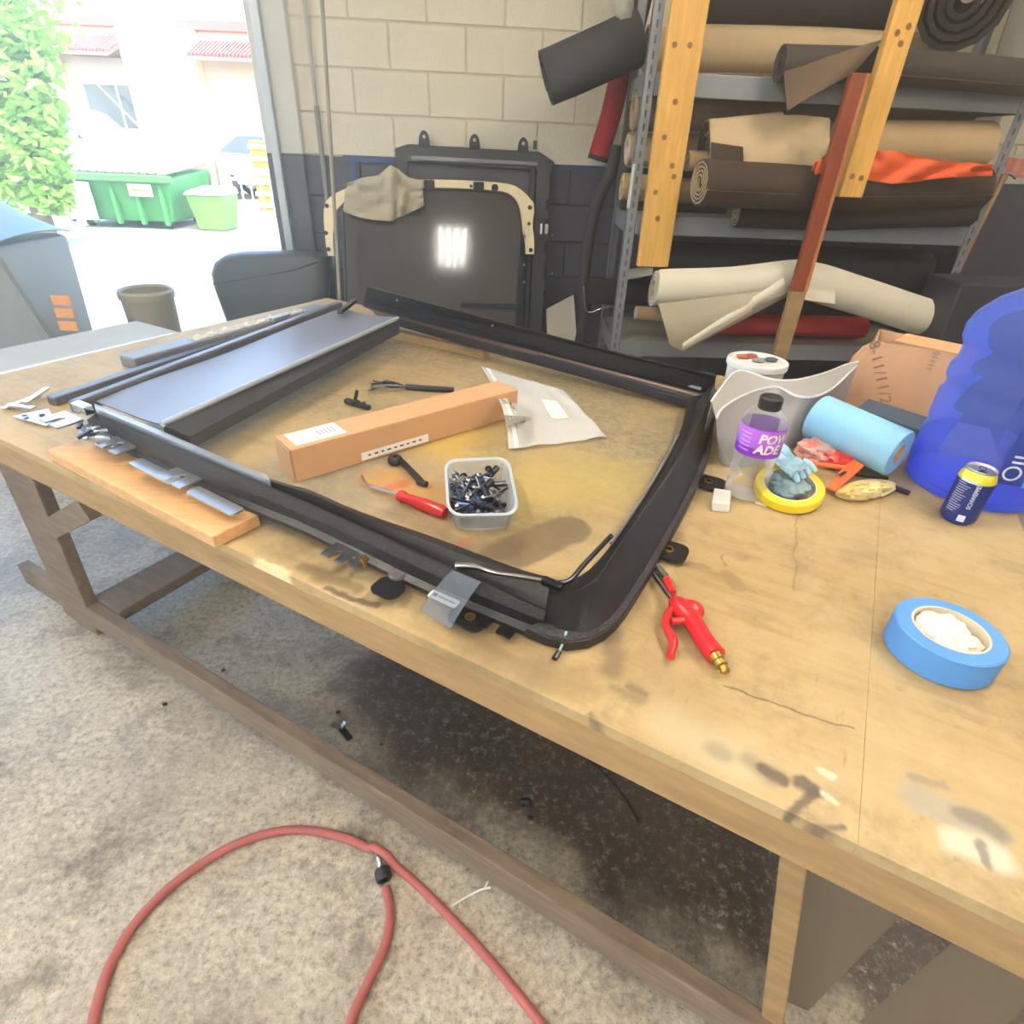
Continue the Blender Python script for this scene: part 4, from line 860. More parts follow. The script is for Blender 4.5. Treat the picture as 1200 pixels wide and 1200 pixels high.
# things standing by the doorway, behind the bench
def cushion(px, d, depth, name, label, cat, mt, seam=None):
    c = [D(x, y, d) for x, y in px]; mb = MB(); n = len(c); cen = sum(c, V3(0,0,0))/n
    def scale(k, o): return [cen + (p - cen)*k + WN*o for p in c]
    rings = [scale(.86, depth/2), scale(.96, depth*.38), scale(1, depth*.12), scale(1, -depth*.2), scale(.94, -depth*.42), scale(.84, -depth/2)]
    vs = [p for r_ in rings for p in r_]; f = [(k*n+i, k*n+(i+1) % n, (k+1)*n+(i+1) % n, (k+1)*n+i) for k in range(5) for i in range(n)]
    f += [tuple(range(n-1, -1, -1)), tuple(range(5*n, 6*n))]
    mb.add(vs, f); t = thing(name, label, cat, V3(cen.x, cen.y, 0))
    part(t, 'body', mb, mt, smooth=60)
    if seam: part(t, 'seam', MB().tube(smoothpath([D(x, y, d) + WN*(depth/2) for x, y in seam], 4), .004, 6), RUBBER, smooth=60)
    return t
def rounded(px, n=4): return px
o_ = [(384,420),(285,420),(266,368),(254,335),(250,318),(254,306),(266,298),(285,295),(320,294),(350,294),(376,296),(386,300)]
t = cushion(o_, 3.53, .16, 'seat_cushion', 'dark padded seat back with rounded corner standing between doorway and glass panel', 'seat', mat('dark_leather', '#3d3a35', .45, bump=.1, bscale=200), [(256,330),(300,322),(345,314),(382,302)])
base = MB(); p0 = D(290, 420, 3.53); p1 = D(384, 420, 3.53)
part(t, 'base', MB().hexa([V3(p0.x, p0.y-.06, .004), V3(p1.x, p1.y-.06, .004), V3(p1.x, p1.y+.1, .004), V3(p0.x, p0.y+.1, .004), p0 + WN*.05, p1 + WN*.05, p1 - WN*.06, p0 - WN*.06]), BLACKM, bevel=.01)
# bin beyond the bench end
c = Z(192, 440, 0); c = Y(190, 410, 3.15); r0 = .125
t = thing('waste_bin', 'plain dull-coloured waste bin standing in the doorway behind the bench', 'bin', V3(c.x, c.y, 0))
tz = Y(190, 342, 3.15).z
part(t, 'body', MB().lathe([(0, .004), (r0*.8, .004), (r0, tz), (r0*.94, tz), (r0*.76, .03), (0, .03)], V3(c.x, c.y, 0), seg=28), mat('tan_bin_plastic', '#8d8266', .5), smooth=40)
part(t, 'rim', MB().lathe([(r0*1.05, tz-.03), (r0*1.07, tz), (r0*1.0, tz+.012), (r0*.93, tz)], V3(c.x, c.y, 0), seg=28, closed=True), mat('bin_rim', '#9a8f72', .5), smooth=40)
# dark machine with blue cover at the far left
c = Y(20, 420, 3.0)
t = thing('shop_machine', 'bulky grey machine under a light blue cover at the left edge, by the doorway', 'machine', V3(c.x, c.y, 0))
xl, xr = Y(-60, 350, 3.0).x, Y(60, 350, 3.0).x
part(t, 'cabinet', MB().hexa([(xl, 2.75, .004), (Y(118, 430, 2.75).x, 2.75, .004), (Y(118, 430, 3.25).x, 3.25, .004), (xl, 3.25, .004), (xl, 2.75, 1.02), (xr, 2.75, 1.02), (xr+.02, 3.25, 1.02), (xl, 3.25, 1.02)]), mat('machine_grey', '#7e7f78', .5), bevel=.03)
cz = Y(15, 300, 3.0)
mb = MB().sheet(lambda s, u_: V3(xl + (xr + .02 - xl)*s, 2.73 + .54*u_, 1.022 + .2*math.sin(math.pi*min(max(u_, .02), .98))**.5 * (1 - .85*max(0, s-.55)**1.0/.45*1.0)), 16, 16, .006)
part(t, 'cover', mb, mat('light_blue_cover', '#8fb0cc', .6), smooth=60)
for k in range(3):
    q = Y(72 + 4*k, 352 + 15*k, 2.74); part(t, 'orange_tag', MB().box(q, (.09, .01, .045)), mat('orange_tag', '#e0924a', .6), bevel=.004)
# ------------------------------------------------------------------ things on the bench
def hz(P, px, py): d = ray(px, py); s = (d.x*P.x + d.y*P.y)/(d.x**2 + d.y**2); return CZ + s*d.z
ZV = V3(0, 0, 1); TE = T + .0006
# long cardboard box
P0, P1, PL_ = Z(347.5, 566, TE), Z(606, 488, TE), Z(325, 549, TE)
ax = (P1 - P0); L_box = ax.length; ax.normalize(); bx = V3(-ax.y, ax.x, 0); W_box = .085; H_box = .078
t = thing('cardboard_box', 'long narrow brown cardboard box lying inside the black frame', 'box', (P0 + P1)/2)
c = (P0 + P1)/2 + bx*W_box/2 + ZV*H_box/2
part(t, 'body', MB().box(c, (L_box, W_box, H_box), (ax, bx, ZV)), CARD, bevel=.003)
e0 = P0 - ax*.0008
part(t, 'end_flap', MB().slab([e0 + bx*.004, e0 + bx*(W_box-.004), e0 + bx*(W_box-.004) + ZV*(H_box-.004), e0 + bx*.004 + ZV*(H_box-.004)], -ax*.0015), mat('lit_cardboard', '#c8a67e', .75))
lab = part(t, 'shipping_label', MB().box(P0 + ax*.075 + bx*W_box*.52 + ZV*(H_box+.0006), (.115, .066, .0008), (ax, bx, ZV)), PAPER, label='white shipping label on the box top')
mb = MB(); q0 = P0 + ax*.075 + bx*W_box*.52 + ZV*(H_box+.0012)
for k in range(16): mb.box(q0 + ax*(.002 + .0028*k), (.0008 + .0007*(k % 3), .03, .0003), (ax, bx, ZV))
for k in range(5): mb.box(q0 + ax*-.03 + bx*(.024 - .011*k), (.035 - .005*(k % 2), .002, .0003), (ax, bx, ZV))
part(lab, 'print', mb, mat('faded_print', '#8fa0aa', .7))
a0, a1 = .155, .335
s_ = P0 - bx*.0009 + ZV*.012; mb = MB().box(s_ + ax*(a0+a1)/2 + ZV*.004, (a1-a0, .001, .019), (ax, bx, ZV)); st = part(t, 'side_sticker', mb, PAPER, label='long white sticker low on the box side')
mb = MB()
for k in range(9): mb.box(s_ - bx*.0008 + ax*(a0 + .02 + .017*k) + ZV*.004, (.007 + .003*(k % 2), .0004, .004), (ax, bx, ZV))
part(st, 'print', mb, INK)
# clear zip bag over the far end of the box
ZB = clear('zip_bag_film', '#fbfbfa', .3, '#fbfbf8', .2)
def onbox(x, y):
    p = Z(x, y, T + .005); k = 0
    for _ in range(5):
        d = p - P0; a_, b_ = d.dot(ax), d.dot(bx)
        fa = min(max((L_box + .05 - a_)/.05, 0), 1); fb = min(max((b_ + .05)/.05, 0), 1)*min(max((W_box + .05 - b_)/.05, 0), 1)
        k = fa*fb; k = k*k*(3-2*k); p = Z(x, y, T + .005 + (H_box + .004)*k)
    return p
def bag(s, t_, lift=0):
    A_, B_, C_, D_ = Vector((564,431,0)), Vector((660,459,0)), Vector((711,514,0)), Vector((596,528,0))
    p = A_.lerp(B_, s).lerp(D_.lerp(C_, s), t_); p.x += 8*math.sin(math.pi*t_)*(1-s)
    return onbox(p.x, p.y) + ZV*(lift + .006*mnoise.noise(V3(s*5, t_*5, 1)) + .004)
t = thing('zip_bag', 'clear zip-top bag with a white slip, lying over the end of the long box', 'bag', Z(650, 490, TE))
part(t, 'film', MB().sheet(bag, 26, 22, .0012), ZB, smooth=60)
part(t, 'zip_strip', MB().sheet(lambda s, u_: bag(.055 + .05*s, u_, .0012), 4, 22, .0015), mat('white_zip', '#f4f4f0', .4), smooth=60)
part(t, 'paper_slip', MB().sheet(lambda s, u_: bag(.55 + .2*s, .33 + .3*u_, .0015), 5, 5, .001), PAPER, smooth=60)
# tray of fasteners
zr = T + .047
cr = [Z(521, 540, zr), Z(596, 537, zr), Z(609, 604, zr), Z(525, 606, zr)]
ctr = sum(cr, V3(0,0,0))/4
def bil(x, y): return cr[3].lerp(cr[2], x).lerp(cr[0].lerp(cr[1], x), y)
def loop(k, z, n=5):
    o = []
    for x, y in rrect(1, 1, .2, n): p = bil(.5 + x*k, .5 + y*k); o.append(V3(p.x, p.y, z))
    return o
t = thing('plastic_tray', 'clear plastic tray full of loose screws and fittings, on the bench inside the frame', 'tray', V3(ctr.x, ctr.y, TE))
rings = [loop(.80, T+.001), loop(.86, T+.006), loop(.95, zr-.003), loop(1.0, zr-.002), loop(1.0, zr), loop(.93, zr), loop(.83, T+.008), loop(.78, T+.003)]
n = len(rings[0]); mb = MB(); mb.add([p for r_ in rings for p in r_], [(k*n+i, k*n+(i+1) % n, (k+1)*n+(i+1) % n, (k+1)*n+i) for k in range(7) for i in range(n)] + [tuple(range(n-1, -1, -1)), tuple(range(7*n, 8*n))])
part(t, 'shell', mb, clear('tray_plastic', '#f2f4f5', .16, '#e4e9ee', .2), smooth=40)
lr = [loop(1.0, zr+.0005), loop(1.02, zr+.003), loop(.95, zr+.003), loop(.94, zr+.0005)]; mb = MB(); mb.add([p for r_ in lr for p in r_], [(k*n+i, k*n+(i+1) % n, ((k+1) % 4)*n+(i+1) % n, ((k+1) % 4)*n+i) for k in range(4) for i in range(n)])
part(t, 'rim', mb, clear('tray_rim', '#e8ecee', .62, '#dfe6ea', .3), smooth=40)
FM = [mat('dark_oxide_steel', '#3c3d42', .3, metal=.85), mat('zinc_screw_steel', '#b9bcc2', .25, metal=.95), mat('blued_steel', '#4d5f86', .3, metal=.8)]
def screw_mesh(kind, mt):
    mb = MB()
    if kind == 0: mb.tube([(-.02,0,0), (.017,0,0)], [.0022, .0032], 8).tube([(.017,0,0), (.021,0,0)], [.0065, .0055], 10)
    elif kind == 1: mb.tube([(-.024,0,0), (-.018,0,0), (.02,0,0)], [.0005, .002, .0022], 8).tube([(.02,0,0), (.024,0,0)], [.0055, .003], 8)
    else: mb.tube([(-.014,0,0), (.014,0,0)], .0062, 10)
    return mesh_of('screw', mb, mt, None, 40)
SM = {(k, q): screw_mesh(k, FM[q]) for k in range(3) for q in range(3)}
random.seed(11)
for i in range(72):
    x, y = .5 + random.uniform(-.3, .3), .5 + random.uniform(-.31, .31); p = bil(x, y); k = random.choice((0, 0, 1, 1, 2)); q = random.choice((0, 0, 0, 1, 1, 2))
    o = bpy.data.objects.new(['bolt', 'screw', 'spacer_tube'][k], SM[(k, q)]); COL.objects.link(o)
    lay = i/72; o.location = (p.x, p.y, T + .013 + .026*lay + random.uniform(0, .004)); o.rotation_euler = (0, random.uniform(-.35, .35), random.uniform(0, 6.3)); 
    s_ = random.uniform(1.0, 1.4); o.scale = (s_, s_, s_)
    tagit(o, ['loose hex-head bolt in the heap inside the clear tray', 'thin loose screw in the heap inside the clear tray', 'short metal spacer tube in the heap inside the clear tray'][k], 'fastener', ['bolts in the tray', 'screws in the tray', 'spacers in the tray'][k])
# hooked pick with red handle
z_ = T + .014
t = thing('hook_pick', 'bent steel pick with a translucent red handle, next to the clear tray', 'hand tool', Z(480, 590, TE))
h0, h1 = Z(467, 580, z_), Z(522, 601, z_)
d_ = (h1 - h0); L_ = d_.length; d_.normalize()
part(t, 'handle', MB().lathe([(0, 0), (.010, 0), (.0125, .006), (.0125, .014), (.0095, .02), (.0105, .03), (.0135, L_*.6), (.0138, L_*.9), (.011, L_), (0, L_)], h0, d_, 12), mat('translucent_red', '#d8262c', .2, trans=.25, coat=.4), smooth=45)
part(t, 'shaft', MB().tube(smoothpath([h0, Z(450, 575, T+.012), Z(436, 571, T+.010), Z(428, 565, T+.008), Z(424, 557, T+.006)], 4), [.0042]*9 + [.003]*7 + [.0015], 8), CHROME, smooth=60)
# dark plastic lever
t = thing('plastic_lever', 'small black plastic lever between the cardboard box and the red pick', 'lever', Z(475, 550, TE))
p = Z(463, 539, T+.01); part(t, 'hub', MB().lathe([(0, -.009), (.014, -.009), (.017, -.004), (.017, .004), (.013, .009), (.006, .009), (.005, .004), (0, .004)], p, ZV, 18), BLACKP, smooth=40)
part(t, 'arm', MB().beam(Z(470, 540, T+.010), Z(494, 565, T+.006), .014, .010), BLACKP, bevel=.003)
p = Z(495, 566, T+.008); part(t, 'tip', MB().tube([p - BU*.011, p + BU*.011], .007, 10), BLACKP, smooth=50)
# wiring scraps
t = thing('wire_harness', 'short black wire harness with loose ends behind the long cardboard box', 'wire harness', Z(480, 456, TE))
part(t, 'sheath', MB().tube(smoothpath([Z(476, 453, T+.009), Z(500, 455, T+.01), Z(532, 457, T+.009)], 4), .0085, 10), RUBBER, smooth=60)
for k in range(6):
    o = [Z(476, 453, T+.009), Z(462 - 3*k % 7, 451 + (k*5) % 7 - 3, T+.012 + .004*(k % 3)), Z(446 - 4*(k % 4), 448 + 3*k % 11, T+.006 + .006*(k % 3)), Z(437 - 2*(k % 3), 446 + (k*7) % 12, T+.012 + .008*(k % 2))]
    part(t, 'wire', MB().tube(smoothpath(o, 4), .0022, 6), [RUBBER, BLACKM, mat('grey_wire', '#7a7a7c', .5)][k % 3], smooth=60)
part(t, 'connector', MB().box(Z(455, 449, T+.01), (.03, .018, .014), (BU, BV, ZV)), BLACKM, bevel=.002)
t = thing('wire_clip', 'small black wire clip with one end standing up, nearest the roller shade', 'clip', Z(420, 470, TE))
part(t, 'body', MB().beam(Z(405, 469, T+.01), Z(433, 478, T+.007), .016, .014), BLACKM, bevel=.003)
part(t, 'upright', MB().tube([Z(416, 470, T+.01), Z(416, 470, T+.012) + V3(.006, .01, .028)], .005, 8), RUBBER)
for k in range(4): part(t, 'wire', MB().tube([Z(410 + 6*k, 471, T+.014), Z(404 + 7*k, 468 + 4*(k % 2), T+.022)], .002, 6), BLACKM)
# air blow gun
zg = T + .017
t = thing('air_blow_gun', 'red plastic air blow gun with brass fitting lying near the front right of the frame', 'air gun', Z(810, 730, TE))
part(t, 'body', MB().tube(smoothpath([Z(787, 703, zg), Z(793, 708, zg), Z(803, 718, zg), Z(812, 728, zg), Z(820, 741, zg), Z(829, 755, zg), Z(839, 768, zg)], 4), [.007, .009, .011, .013, .015, .016, .0165, .0165, .016, .0155, .015, .0148, .0146, .0144, .0142, .014, .014, .014, .0142, .0145, .0148, .015, .015, .0152, .015], 14), REDP, smooth=50)
part(t, 'valve_housing', MB().blob(Z(809, 715, zg+.001), (.022, .020, .0155), 1, .05, 1.5, 18, 12), REDP, smooth=60)
part(t, 'trigger', MB().tube(smoothpath([Z(790, 710, zg), Z(781, 722, zg), Z(781, 735, zg), Z(788, 748, zg-.002), Z(789, 758, zg-.004), Z(785, 770, zg-.006)], 4), [.006]*10 + [.0075]*5 + [.006]*6, 10), REDP, smooth=60)
part(t, 'pivot_arm', MB().tube([Z(787, 728, zg), Z(802, 727, zg)], .006, 8), REDP, smooth=60)
part(t, 'nozzle', MB().tube([Z(758, 662, T+.006), Z(787, 703, zg)], .0042, 10), CHROME, smooth=60)
mb = MB(); a_ = Z(838, 768, zg); b_ = Z(851, 788, zg-.004); d_ = (b_ - a_).normalized(); L_ = (b_ - a_).length
mb.lathe([(0, 0), (.0105, 0), (.0105, L_*.3), (.0075, L_*.33), (.0075, L_*.5), (.0095, L_*.53), (.0095, L_*.62), (.0055, L_*.68), (.0055, L_*.82), (.0075, L_*.86), (.006, L_), (0, L_)], a_, d_, 14)
part(t, 'brass_fitting', mb, BRASS, smooth=40, label='brass push fitting')
t = thing('red_tipped_cap', 'little silver cap with a red tip beside the blow gun nozzle', 'fitting', Z(778, 680, TE))
a_, b_, c_ = Z(768, 664, T+.009), Z(781, 679, T+.009), Z(788, 695, T+.008)
part(t, 'metal_sleeve', MB().tube([a_, b_], [.008, .009], 12), CHROME, smooth=50); part(t, 'red_tip', MB().tube([b_, c_], [.0075, .0065], 12), REDP, smooth=50)
# blue masking tape
def tape(name, label, c, r, ri, h, mt, axis=ZV, core=None):
    t = thing(name, label, 'tape roll', V3(c.x, c.y, TE))
    b_ = .0025
    part(t, 'tape', MB().lathe([(ri+.003, 0), (r-b_, 0), (r, b_), (r, h-b_), (r-b_, h), (ri+.003, h)], c, axis, 48, closed=True), mt, smooth=40)
    part(t, 'core', MB().lathe([(ri, 0), (ri+.003, 0), (ri+.003, h), (ri, h)], c, axis, 40, closed=True), core or mat('tape_core_card', '#d8ccb2', .8), smooth=40)
    return t
c = V3(.655, .655, TE)
tape('tape_roll', 'wide blue masking tape roll stuffed with white paper, nearest the bench front', c, .073, .048, .05, mat('blue_tape', '#5590d2', .6, bump=.05, bscale=80))
mb = MB().blob(c + V3(-.004, .006, .03), (.042, .040, .026), 5, .35, 2.6, 26, 16); mb.blob(c + V3(.008, -.014, .032), (.030, .026, .018), 9, .4, 3, 20, 12)
solo('crumpled_paper', 'crumpled white paper stuffed inside the blue tape roll', 'paper', mb, mat('crumpled_white', '#ece6da', .8, bump=.2, bscale=60), smooth=25)
# yellow tape with glove
axis = (V3(0, 0, 1) + (ORI - Z(925, 567)).normalized()*.28).normalized()
c = Z(925, 570, T + .032); c = c - axis*.012
mx_ = .07*math.sqrt(1 - axis.z**2)
c.z = TE + mx_
tape('tape_roll', 'bright yellow tape roll tilted up beside the purple-labelled bottle', c, .07, .051, .023, mat('yellow_tape', '#efd42c', .5), axis, mat('pale_core', '#d9d4bd', .7))
mb = MB().blob(Z(925, 570, T+.028), (.040, .036, .024), 3, .55, 2.4, 26, 16)
solo('disposable_glove', 'crumpled grey-blue disposable glove lying inside the yellow tape roll', 'glove', mb, mat('grey_blue_glove', '#8fa6ab', .6, bump=.3, bscale=50), smooth=35)
def glv(s, u_):
    a_ = Vector((908, 513, 0)).lerp(Vector((946, 548, 0)), s); b_ = Vector((900, 535, 0)).lerp(Vector((925, 558, 0)), s); p = a_.lerp(b_, u_)
    return Z(p.x, p.y, T + .065 + .012*math.sin(7*s + 3*u_) + .014*mnoise.noise(V3(s*4, u_*4, 7)))
t = thing('disposable_glove', 'pale blue disposable glove draped over the top of the yellow tape roll', 'glove', Z(925, 540, TE))
part(t, 'palm', MB().sheet(glv, 16, 12, .006), mat('pale_blue_glove', '#a8cfdf', .5), smooth=60)
for k in range(4):
    a_ = Z(926 + 5*k, 552 - 4*k, T+.066); b_ = a_ + V3(.012 + .004*k, -.022, -.014)
    part(t, 'finger', MB().tube(smoothpath([a_, a_.lerp(b_, .5) + V3(0,0,.004), b_], 3), [.008, .008, .008, .0075, .007, .0065, .005], 8), mat('pale_blue_glove', '#a8cfdf', .5), smooth=60)
part(t, 'thumb', MB().tube([Z(912, 520, T+.07), Z(905, 527, T+.05)], [.009, .006], 8), MATS['pale_blue_glove'], smooth=60)
# purple sports drink bottle
c = Z(872, 579, TE)
t = thing('drink_bottle', 'clear sports drink bottle with purple label and black cap, nearly empty', 'bottle', c)
BOT = clear('bottle_plastic', '#f8f9f8', .07, '#f0f0ee', .6)
K = 1.22
def bl(pr): return [(r_*K, h_) for r_, h_ in pr]
part(t, 'bottle', MB().lathe(bl([(0, .004), (.024, .001), (.033, .006), (.036, .016), (.035, .03), (.032, .04), (.035, .052), (.0355, .068), (.032, .08), (.0355, .094), (.0365, .104), (.0365, .17), (.036, .177), (.030, .190), (.021, .200), (.0155, .204), (.0150, .212)]), c, ZV, 32), BOT, smooth=50)
part(t, 'label', MB().lathe(bl([(.0370, .108), (.0372, .109), (.0372, .169), (.0370, .170)]), c, ZV, 40), mat('purple_label', '#8a35c0', .4), smooth=50)
part(t, 'label_stripe', MB().lathe(bl([(.0373, .128), (.0375, .129), (.0375, .167), (.0373, .168)]), c, ZV, 40), mat('lilac_label', '#b56ae0', .4), smooth=50, label='lighter lilac upper band of the label')
part(t, 'cap', MB().lathe(bl([(0, .226), (.016, .226), (.0185, .223), (.0185, .203), (.0175, .201), (.0175, .2), (.016, .2)]), c, ZV, 28), mat('black_cap', '#2a2a2e', .4), smooth=35)
a0 = math.atan2(-c.y, -c.x)
def wrap(r_, th0, z0): return lambda x, y: c + V3(math.cos(th0 + x/r_)*r_, math.sin(th0 + x/r_)*r_, z0 + y)
mb = MB(); put_text(mb, 'POWER', .027, wrap(.0378*K, a0 - .04, .142), shear=.15, bold=.0009); put_text(mb, 'ADE', .027, wrap(.0378*K, a0 - .12, .119), shear=.15, bold=.0009)

part(t, 'lettering', mb, WHITE)
mb = MB()
for k in range(5): put_text(mb, '-'*7, .012, wrap(.0378*K, a0 - .95, .118 + .009*k), bold=.0004)
part(t, 'small_print', mb, mat('pale_lilac_print', '#e6cdf2', .5))
# white paper bits
t = solo('white_clip', 'small white folded plastic clip beside the foot of the drink bottle', 'clip', MB().hexa([Z(834, 599, TE), Z(855, 601, TE), Z(857, 578, TE), Z(837, 574, TE), Z(834, 588, TE+.022), Z(855, 590, TE+.022), Z(857, 575, TE+.018), Z(837, 572, TE+.018)]), WHITE, bevel=.002)
solo('paper_scrap', 'white paper scrap under the left edge of the yellow tape roll', 'paper', MB().slab([Z(884, 583, TE), Z(902, 592, TE), Z(898, 594, TE), Z(885, 590, TE)], (0, 0, .001)), PAPER)
# blue paper towel roll
zt_ = T + .085
a_, b_ = Z(957, 488, zt_), Z(1054, 532, zt_ - .016)
d_ = (b_ - a_).normalized(); L_ = (b_ - a_).length
t = thing('paper_towel_roll', 'light blue paper towel roll lying in front of the water jug', 'paper towel roll', V3((a_.x+b_.x)/2, (a_.y+b_.y)/2, TE))
part(t, 'paper', MB().lathe([(.0235, 0), (.054, 0), (.056, .003), (.056, L_-.003), (.054, L_), (.0235, L_)], a_, d_, 40, closed=True), mat('light_blue_paper', '#8fc6e8', .85, bump=.15, bscale=120), smooth=40)
part(t, 'core', MB().lathe([(.021, .001), (.0236, .001), (.0236, L_-.001), (.021, L_-.001)], a_, d_, 28, closed=True), CARD, smooth=40)
# red crumpled packet, orange tool, cream rag, dark box
mb = MB().blob(Z(958, 530, T+.022), (.055, .04, .026), 12, .55, 2.6, 28, 16)
solo('red_packet', 'crumpled red and white plastic packet under the left end of the blue paper towel roll', 'packet', mb, mat('red_white_packet', '#d8483a', .35, col2='#d9cbbf', scale=28), smooth=30)
mb = MB().blob(Z(985, 538, T+.02), (.045, .035, .022), 15, .5, 2.8, 24, 14)
solo('red_bag', 'crumpled red bag under the blue paper towel roll', 'bag', mb, mat('red_bag_film', '#d8433a', .3), smooth=30)
t = thing('orange_scraper', 'flat orange scraper with a slot, in front of the blue paper towel roll', 'scraper', Z(985, 562, TE))
pz = T + .024
o = [Z(968, 573, T+.012), Z(979, 577, T+.010), Z(1012, 548, pz+.01), Z(1000, 540, pz+.01), Z(988, 549, pz)]
part(t, 'blade', MB().slab(o, (0, 0, .006)), mat('orange_plastic', '#e2662e', .4), bevel=.0015)
part(t, 'slot', MB().slab([Z(982, 556, T+.0305), Z(990, 552, T+.0325), Z(993, 553.5, T+.0325), Z(985, 558, T+.0305)], (0, 0, .001)), INK)
part(t, 'shank', MB().beam(Z(955, 544, T+.024), Z(992, 548, T+.028), .012, .008), mat('orange_plastic', '#e2662e', .4), bevel=.002)
solo('pen', 'thin dark pen by the foot of the blue paper towel roll', 'pen', MB().tube([Z(1002, 555, T+.012), Z(1040, 561, T+.006)], .0045, 8), BLACKM, smooth=50)
solo('craft_knife', 'dark handled craft knife behind the cream rag, near the water jug', 'knife', MB().beam(Z(1034, 566, T+.008), Z(1066, 578, T+.006), .012, .009), INK, bevel=.002)
def rag(s, u_):
    w = math.sin(math.pi*s)**.6
    p = Vector((979 + 72*s, 578 - 8*s + (u_-.5)*22*w, 0)); return Z(p.x, p.y, T + .004 + .022*math.sin(math.pi*u_)*w + .022*w*mnoise.noise(V3(s*9, u_*5, 3))*math.sin(math.pi*u_)**.5 + .004*w*math.sin(30*u_ + 6*s)*math.sin(math.pi*u_))
solo('cream_rag', 'cream rag with yellow stains crumpled in front of the blue paper towel roll', 'rag', MB().sheet(rag, 28, 14, .003), mat('cream_rag_cloth', '#eee3c4', .85, col2='#e3c95e', scale=14), smooth=50)
o = [Z(996, 499, TE), Z(1068, 527, TE), Z(1079, 511, TE), Z(1010, 488, TE)]
solo('dark_box', 'flat dark blue-grey box between the paper towel roll and the cardboard carton', 'box', MB().hexa(o + [p + ZV*.055 for p in o]), mat('dark_blue_card', '#41586a', .55), bevel=.002)
# white tub with scraps
c = V3(.70, 1.706, TE)
t = thing('white_tub', 'round white tub with scraps on its lid, behind the milky plastic guard', 'tub', c)
part(t, 'body', MB().lathe([(0, 0), (.074, 0), (.077, .004), (.081, .112), (0, .112)], c, ZV, 36), WHITE, smooth=40)
part(t, 'lid', MB().lathe([(0, .1205), (.078, .1205), (.080, .124), (.085, .124), (.0865, .12), (.0865, .108), (.0825, .106), (.0825, .112), (0, .112)], c, ZV, 36), WHITE, smooth=40)
for k, (x, y, m_, lb_) in enumerate(((-.035, .02, mat('rust_scrap', '#a5553f', .8), 'rust-red scrap'), (.0, -.01, mat('grey_scrap', '#8a8a86', .8), 'grey scrap'), (.04, 0, mat('dark_teal_scrap', '#4a5f60', .7), 'dark teal scrap'), (-.01, .03, mat('rust_scrap', '#a5553f', .8), 'second rust-red scrap'))):
    solo('scrap', lb_ + ' lying on the lid of the white tub', 'scrap', MB().blob(c + V3(x, y, .126), (.02, .012, .006), 20+k, .5, 3, 12, 8), m_, smooth=40)
# translucent moulded sheet
SH = clear('milky_plastic', '#dcdad8', .34, '#d6d4d4', .25)
fe = [(840,490),(845,480),(862,468),(885,458),(905,454),(916,455),(933,464),(954,465),(976,455),(1004,428)]
re_ = [(834,470),(842,458),(861,436),(880,437),(900,444),(925,446),(945,443),(970,436),(990,428),(1006,424)]
fb_ = [(843,541),(848,546),(860,548),(880,546),(900,541),(915,534),(930,524),(945,514),(962,500),(985,486)]
NS = 40
def rs2(px): q = resamp(smoothpath([V3(x, y, 0) for x, y in px], 4), NS+1); return q
f_, r__, b__ = rs2(fe), rs2(re_), rs2(fb_)
FB = [Z(p.x, p.y, TE+.001) for p in b__]
FE = [Z(p.x, p.y, T+.125) for p in f_]; RE = [Z(p.x, p.y, T+.135) for p in r__]
RB = [V3(p.x, p.y, T+.05) + (p - q)*.12 for p, q in zip(RE, FE)]
def wallsh(A_, B_, bulge): return lambda s, u_: A_[round(s*NS)].lerp(B_[round(s*NS)], u_) + (ORI - A_[round(s*NS)]).normalized()*bulge*math.sin(math.pi*u_)
t = thing('plastic_guard', 'milky translucent plastic guard with wavy upper edges standing behind the drink bottle', 'plastic guard', FB[NS//2])
part(t, 'front_wall', MB().sheet(wallsh(FB, FE, .008), NS, 8, .002), SH, smooth=60)
part(t, 'upper_lip', MB().sheet(wallsh(FE, RE, 0.004), NS, 6, .002), clear('milky_lip', '#d8d8d4', .55, '#d5d3cc', .25), smooth=60)
part(t, 'rear_wall', MB().sheet(wallsh(RE, RB, 0), NS, 6, .002), SH, smooth=60)
part(t, 'edge_bead', MB().tube(FE, .003, 6), mat('white_edge', '#e6e6e2', .4), smooth=60); part(t, 'edge_bead', MB().tube(RE, .003, 6), MATS['white_edge'], smooth=60)
# cardboard carton at the back with handwriting
BL, BR_ = Z(972, 474, TE), Z(1083, 505, TE)
fx = (BR_ - BL); WB = fx.length; fx.normalize(); fy = V3(-fx.y, fx.x, 0)
h1 = hz(BL + fx*WB*.5 + fy*.1, 1062, 404) - T
t = thing('cardboard_carton', 'scuffed brown cardboard carton with marker writing, left of the water jug', 'box', BL.lerp(BR_, .5))
tl = fy*.10                                                # the front leans back
F0, F1 = BL, BR_ + fx*.02; FT1, FT0 = F1 + ZV*h1 + tl, F0 + ZV*h1 + tl + fx*.01
part(t, 'front_panel', MB().slab([F0, F1, FT1, FT1 - fx*(WB*.35), FT0 + fx*.07 + ZV*.004, FT0 + fx*.05 - ZV*.008, FT0 + fx*.03 - ZV*.006, FT0 - ZV*.03, FT0 - ZV*.06 - fx*.012 - tl*.25], fy*.004), CARD2)
dp_ = fy*.16
part(t, 'side_panel', MB().slab([F1, F1 + dp_, FT1 + dp_*.8, FT1], -fx*.004), CARD2); part(t, 'side_panel', MB().slab([F0 + fx*.03, F0 + dp_, FT0 + dp_*.8, FT0 + fx*.03 - ZV*.03], fx*.004), CARD2)
part(t, 'rear_panel', MB().slab([F0 + dp_, F1 + dp_, FT1 + dp_*.8, FT0 + dp_*.8], -fy*.004), CARD2)
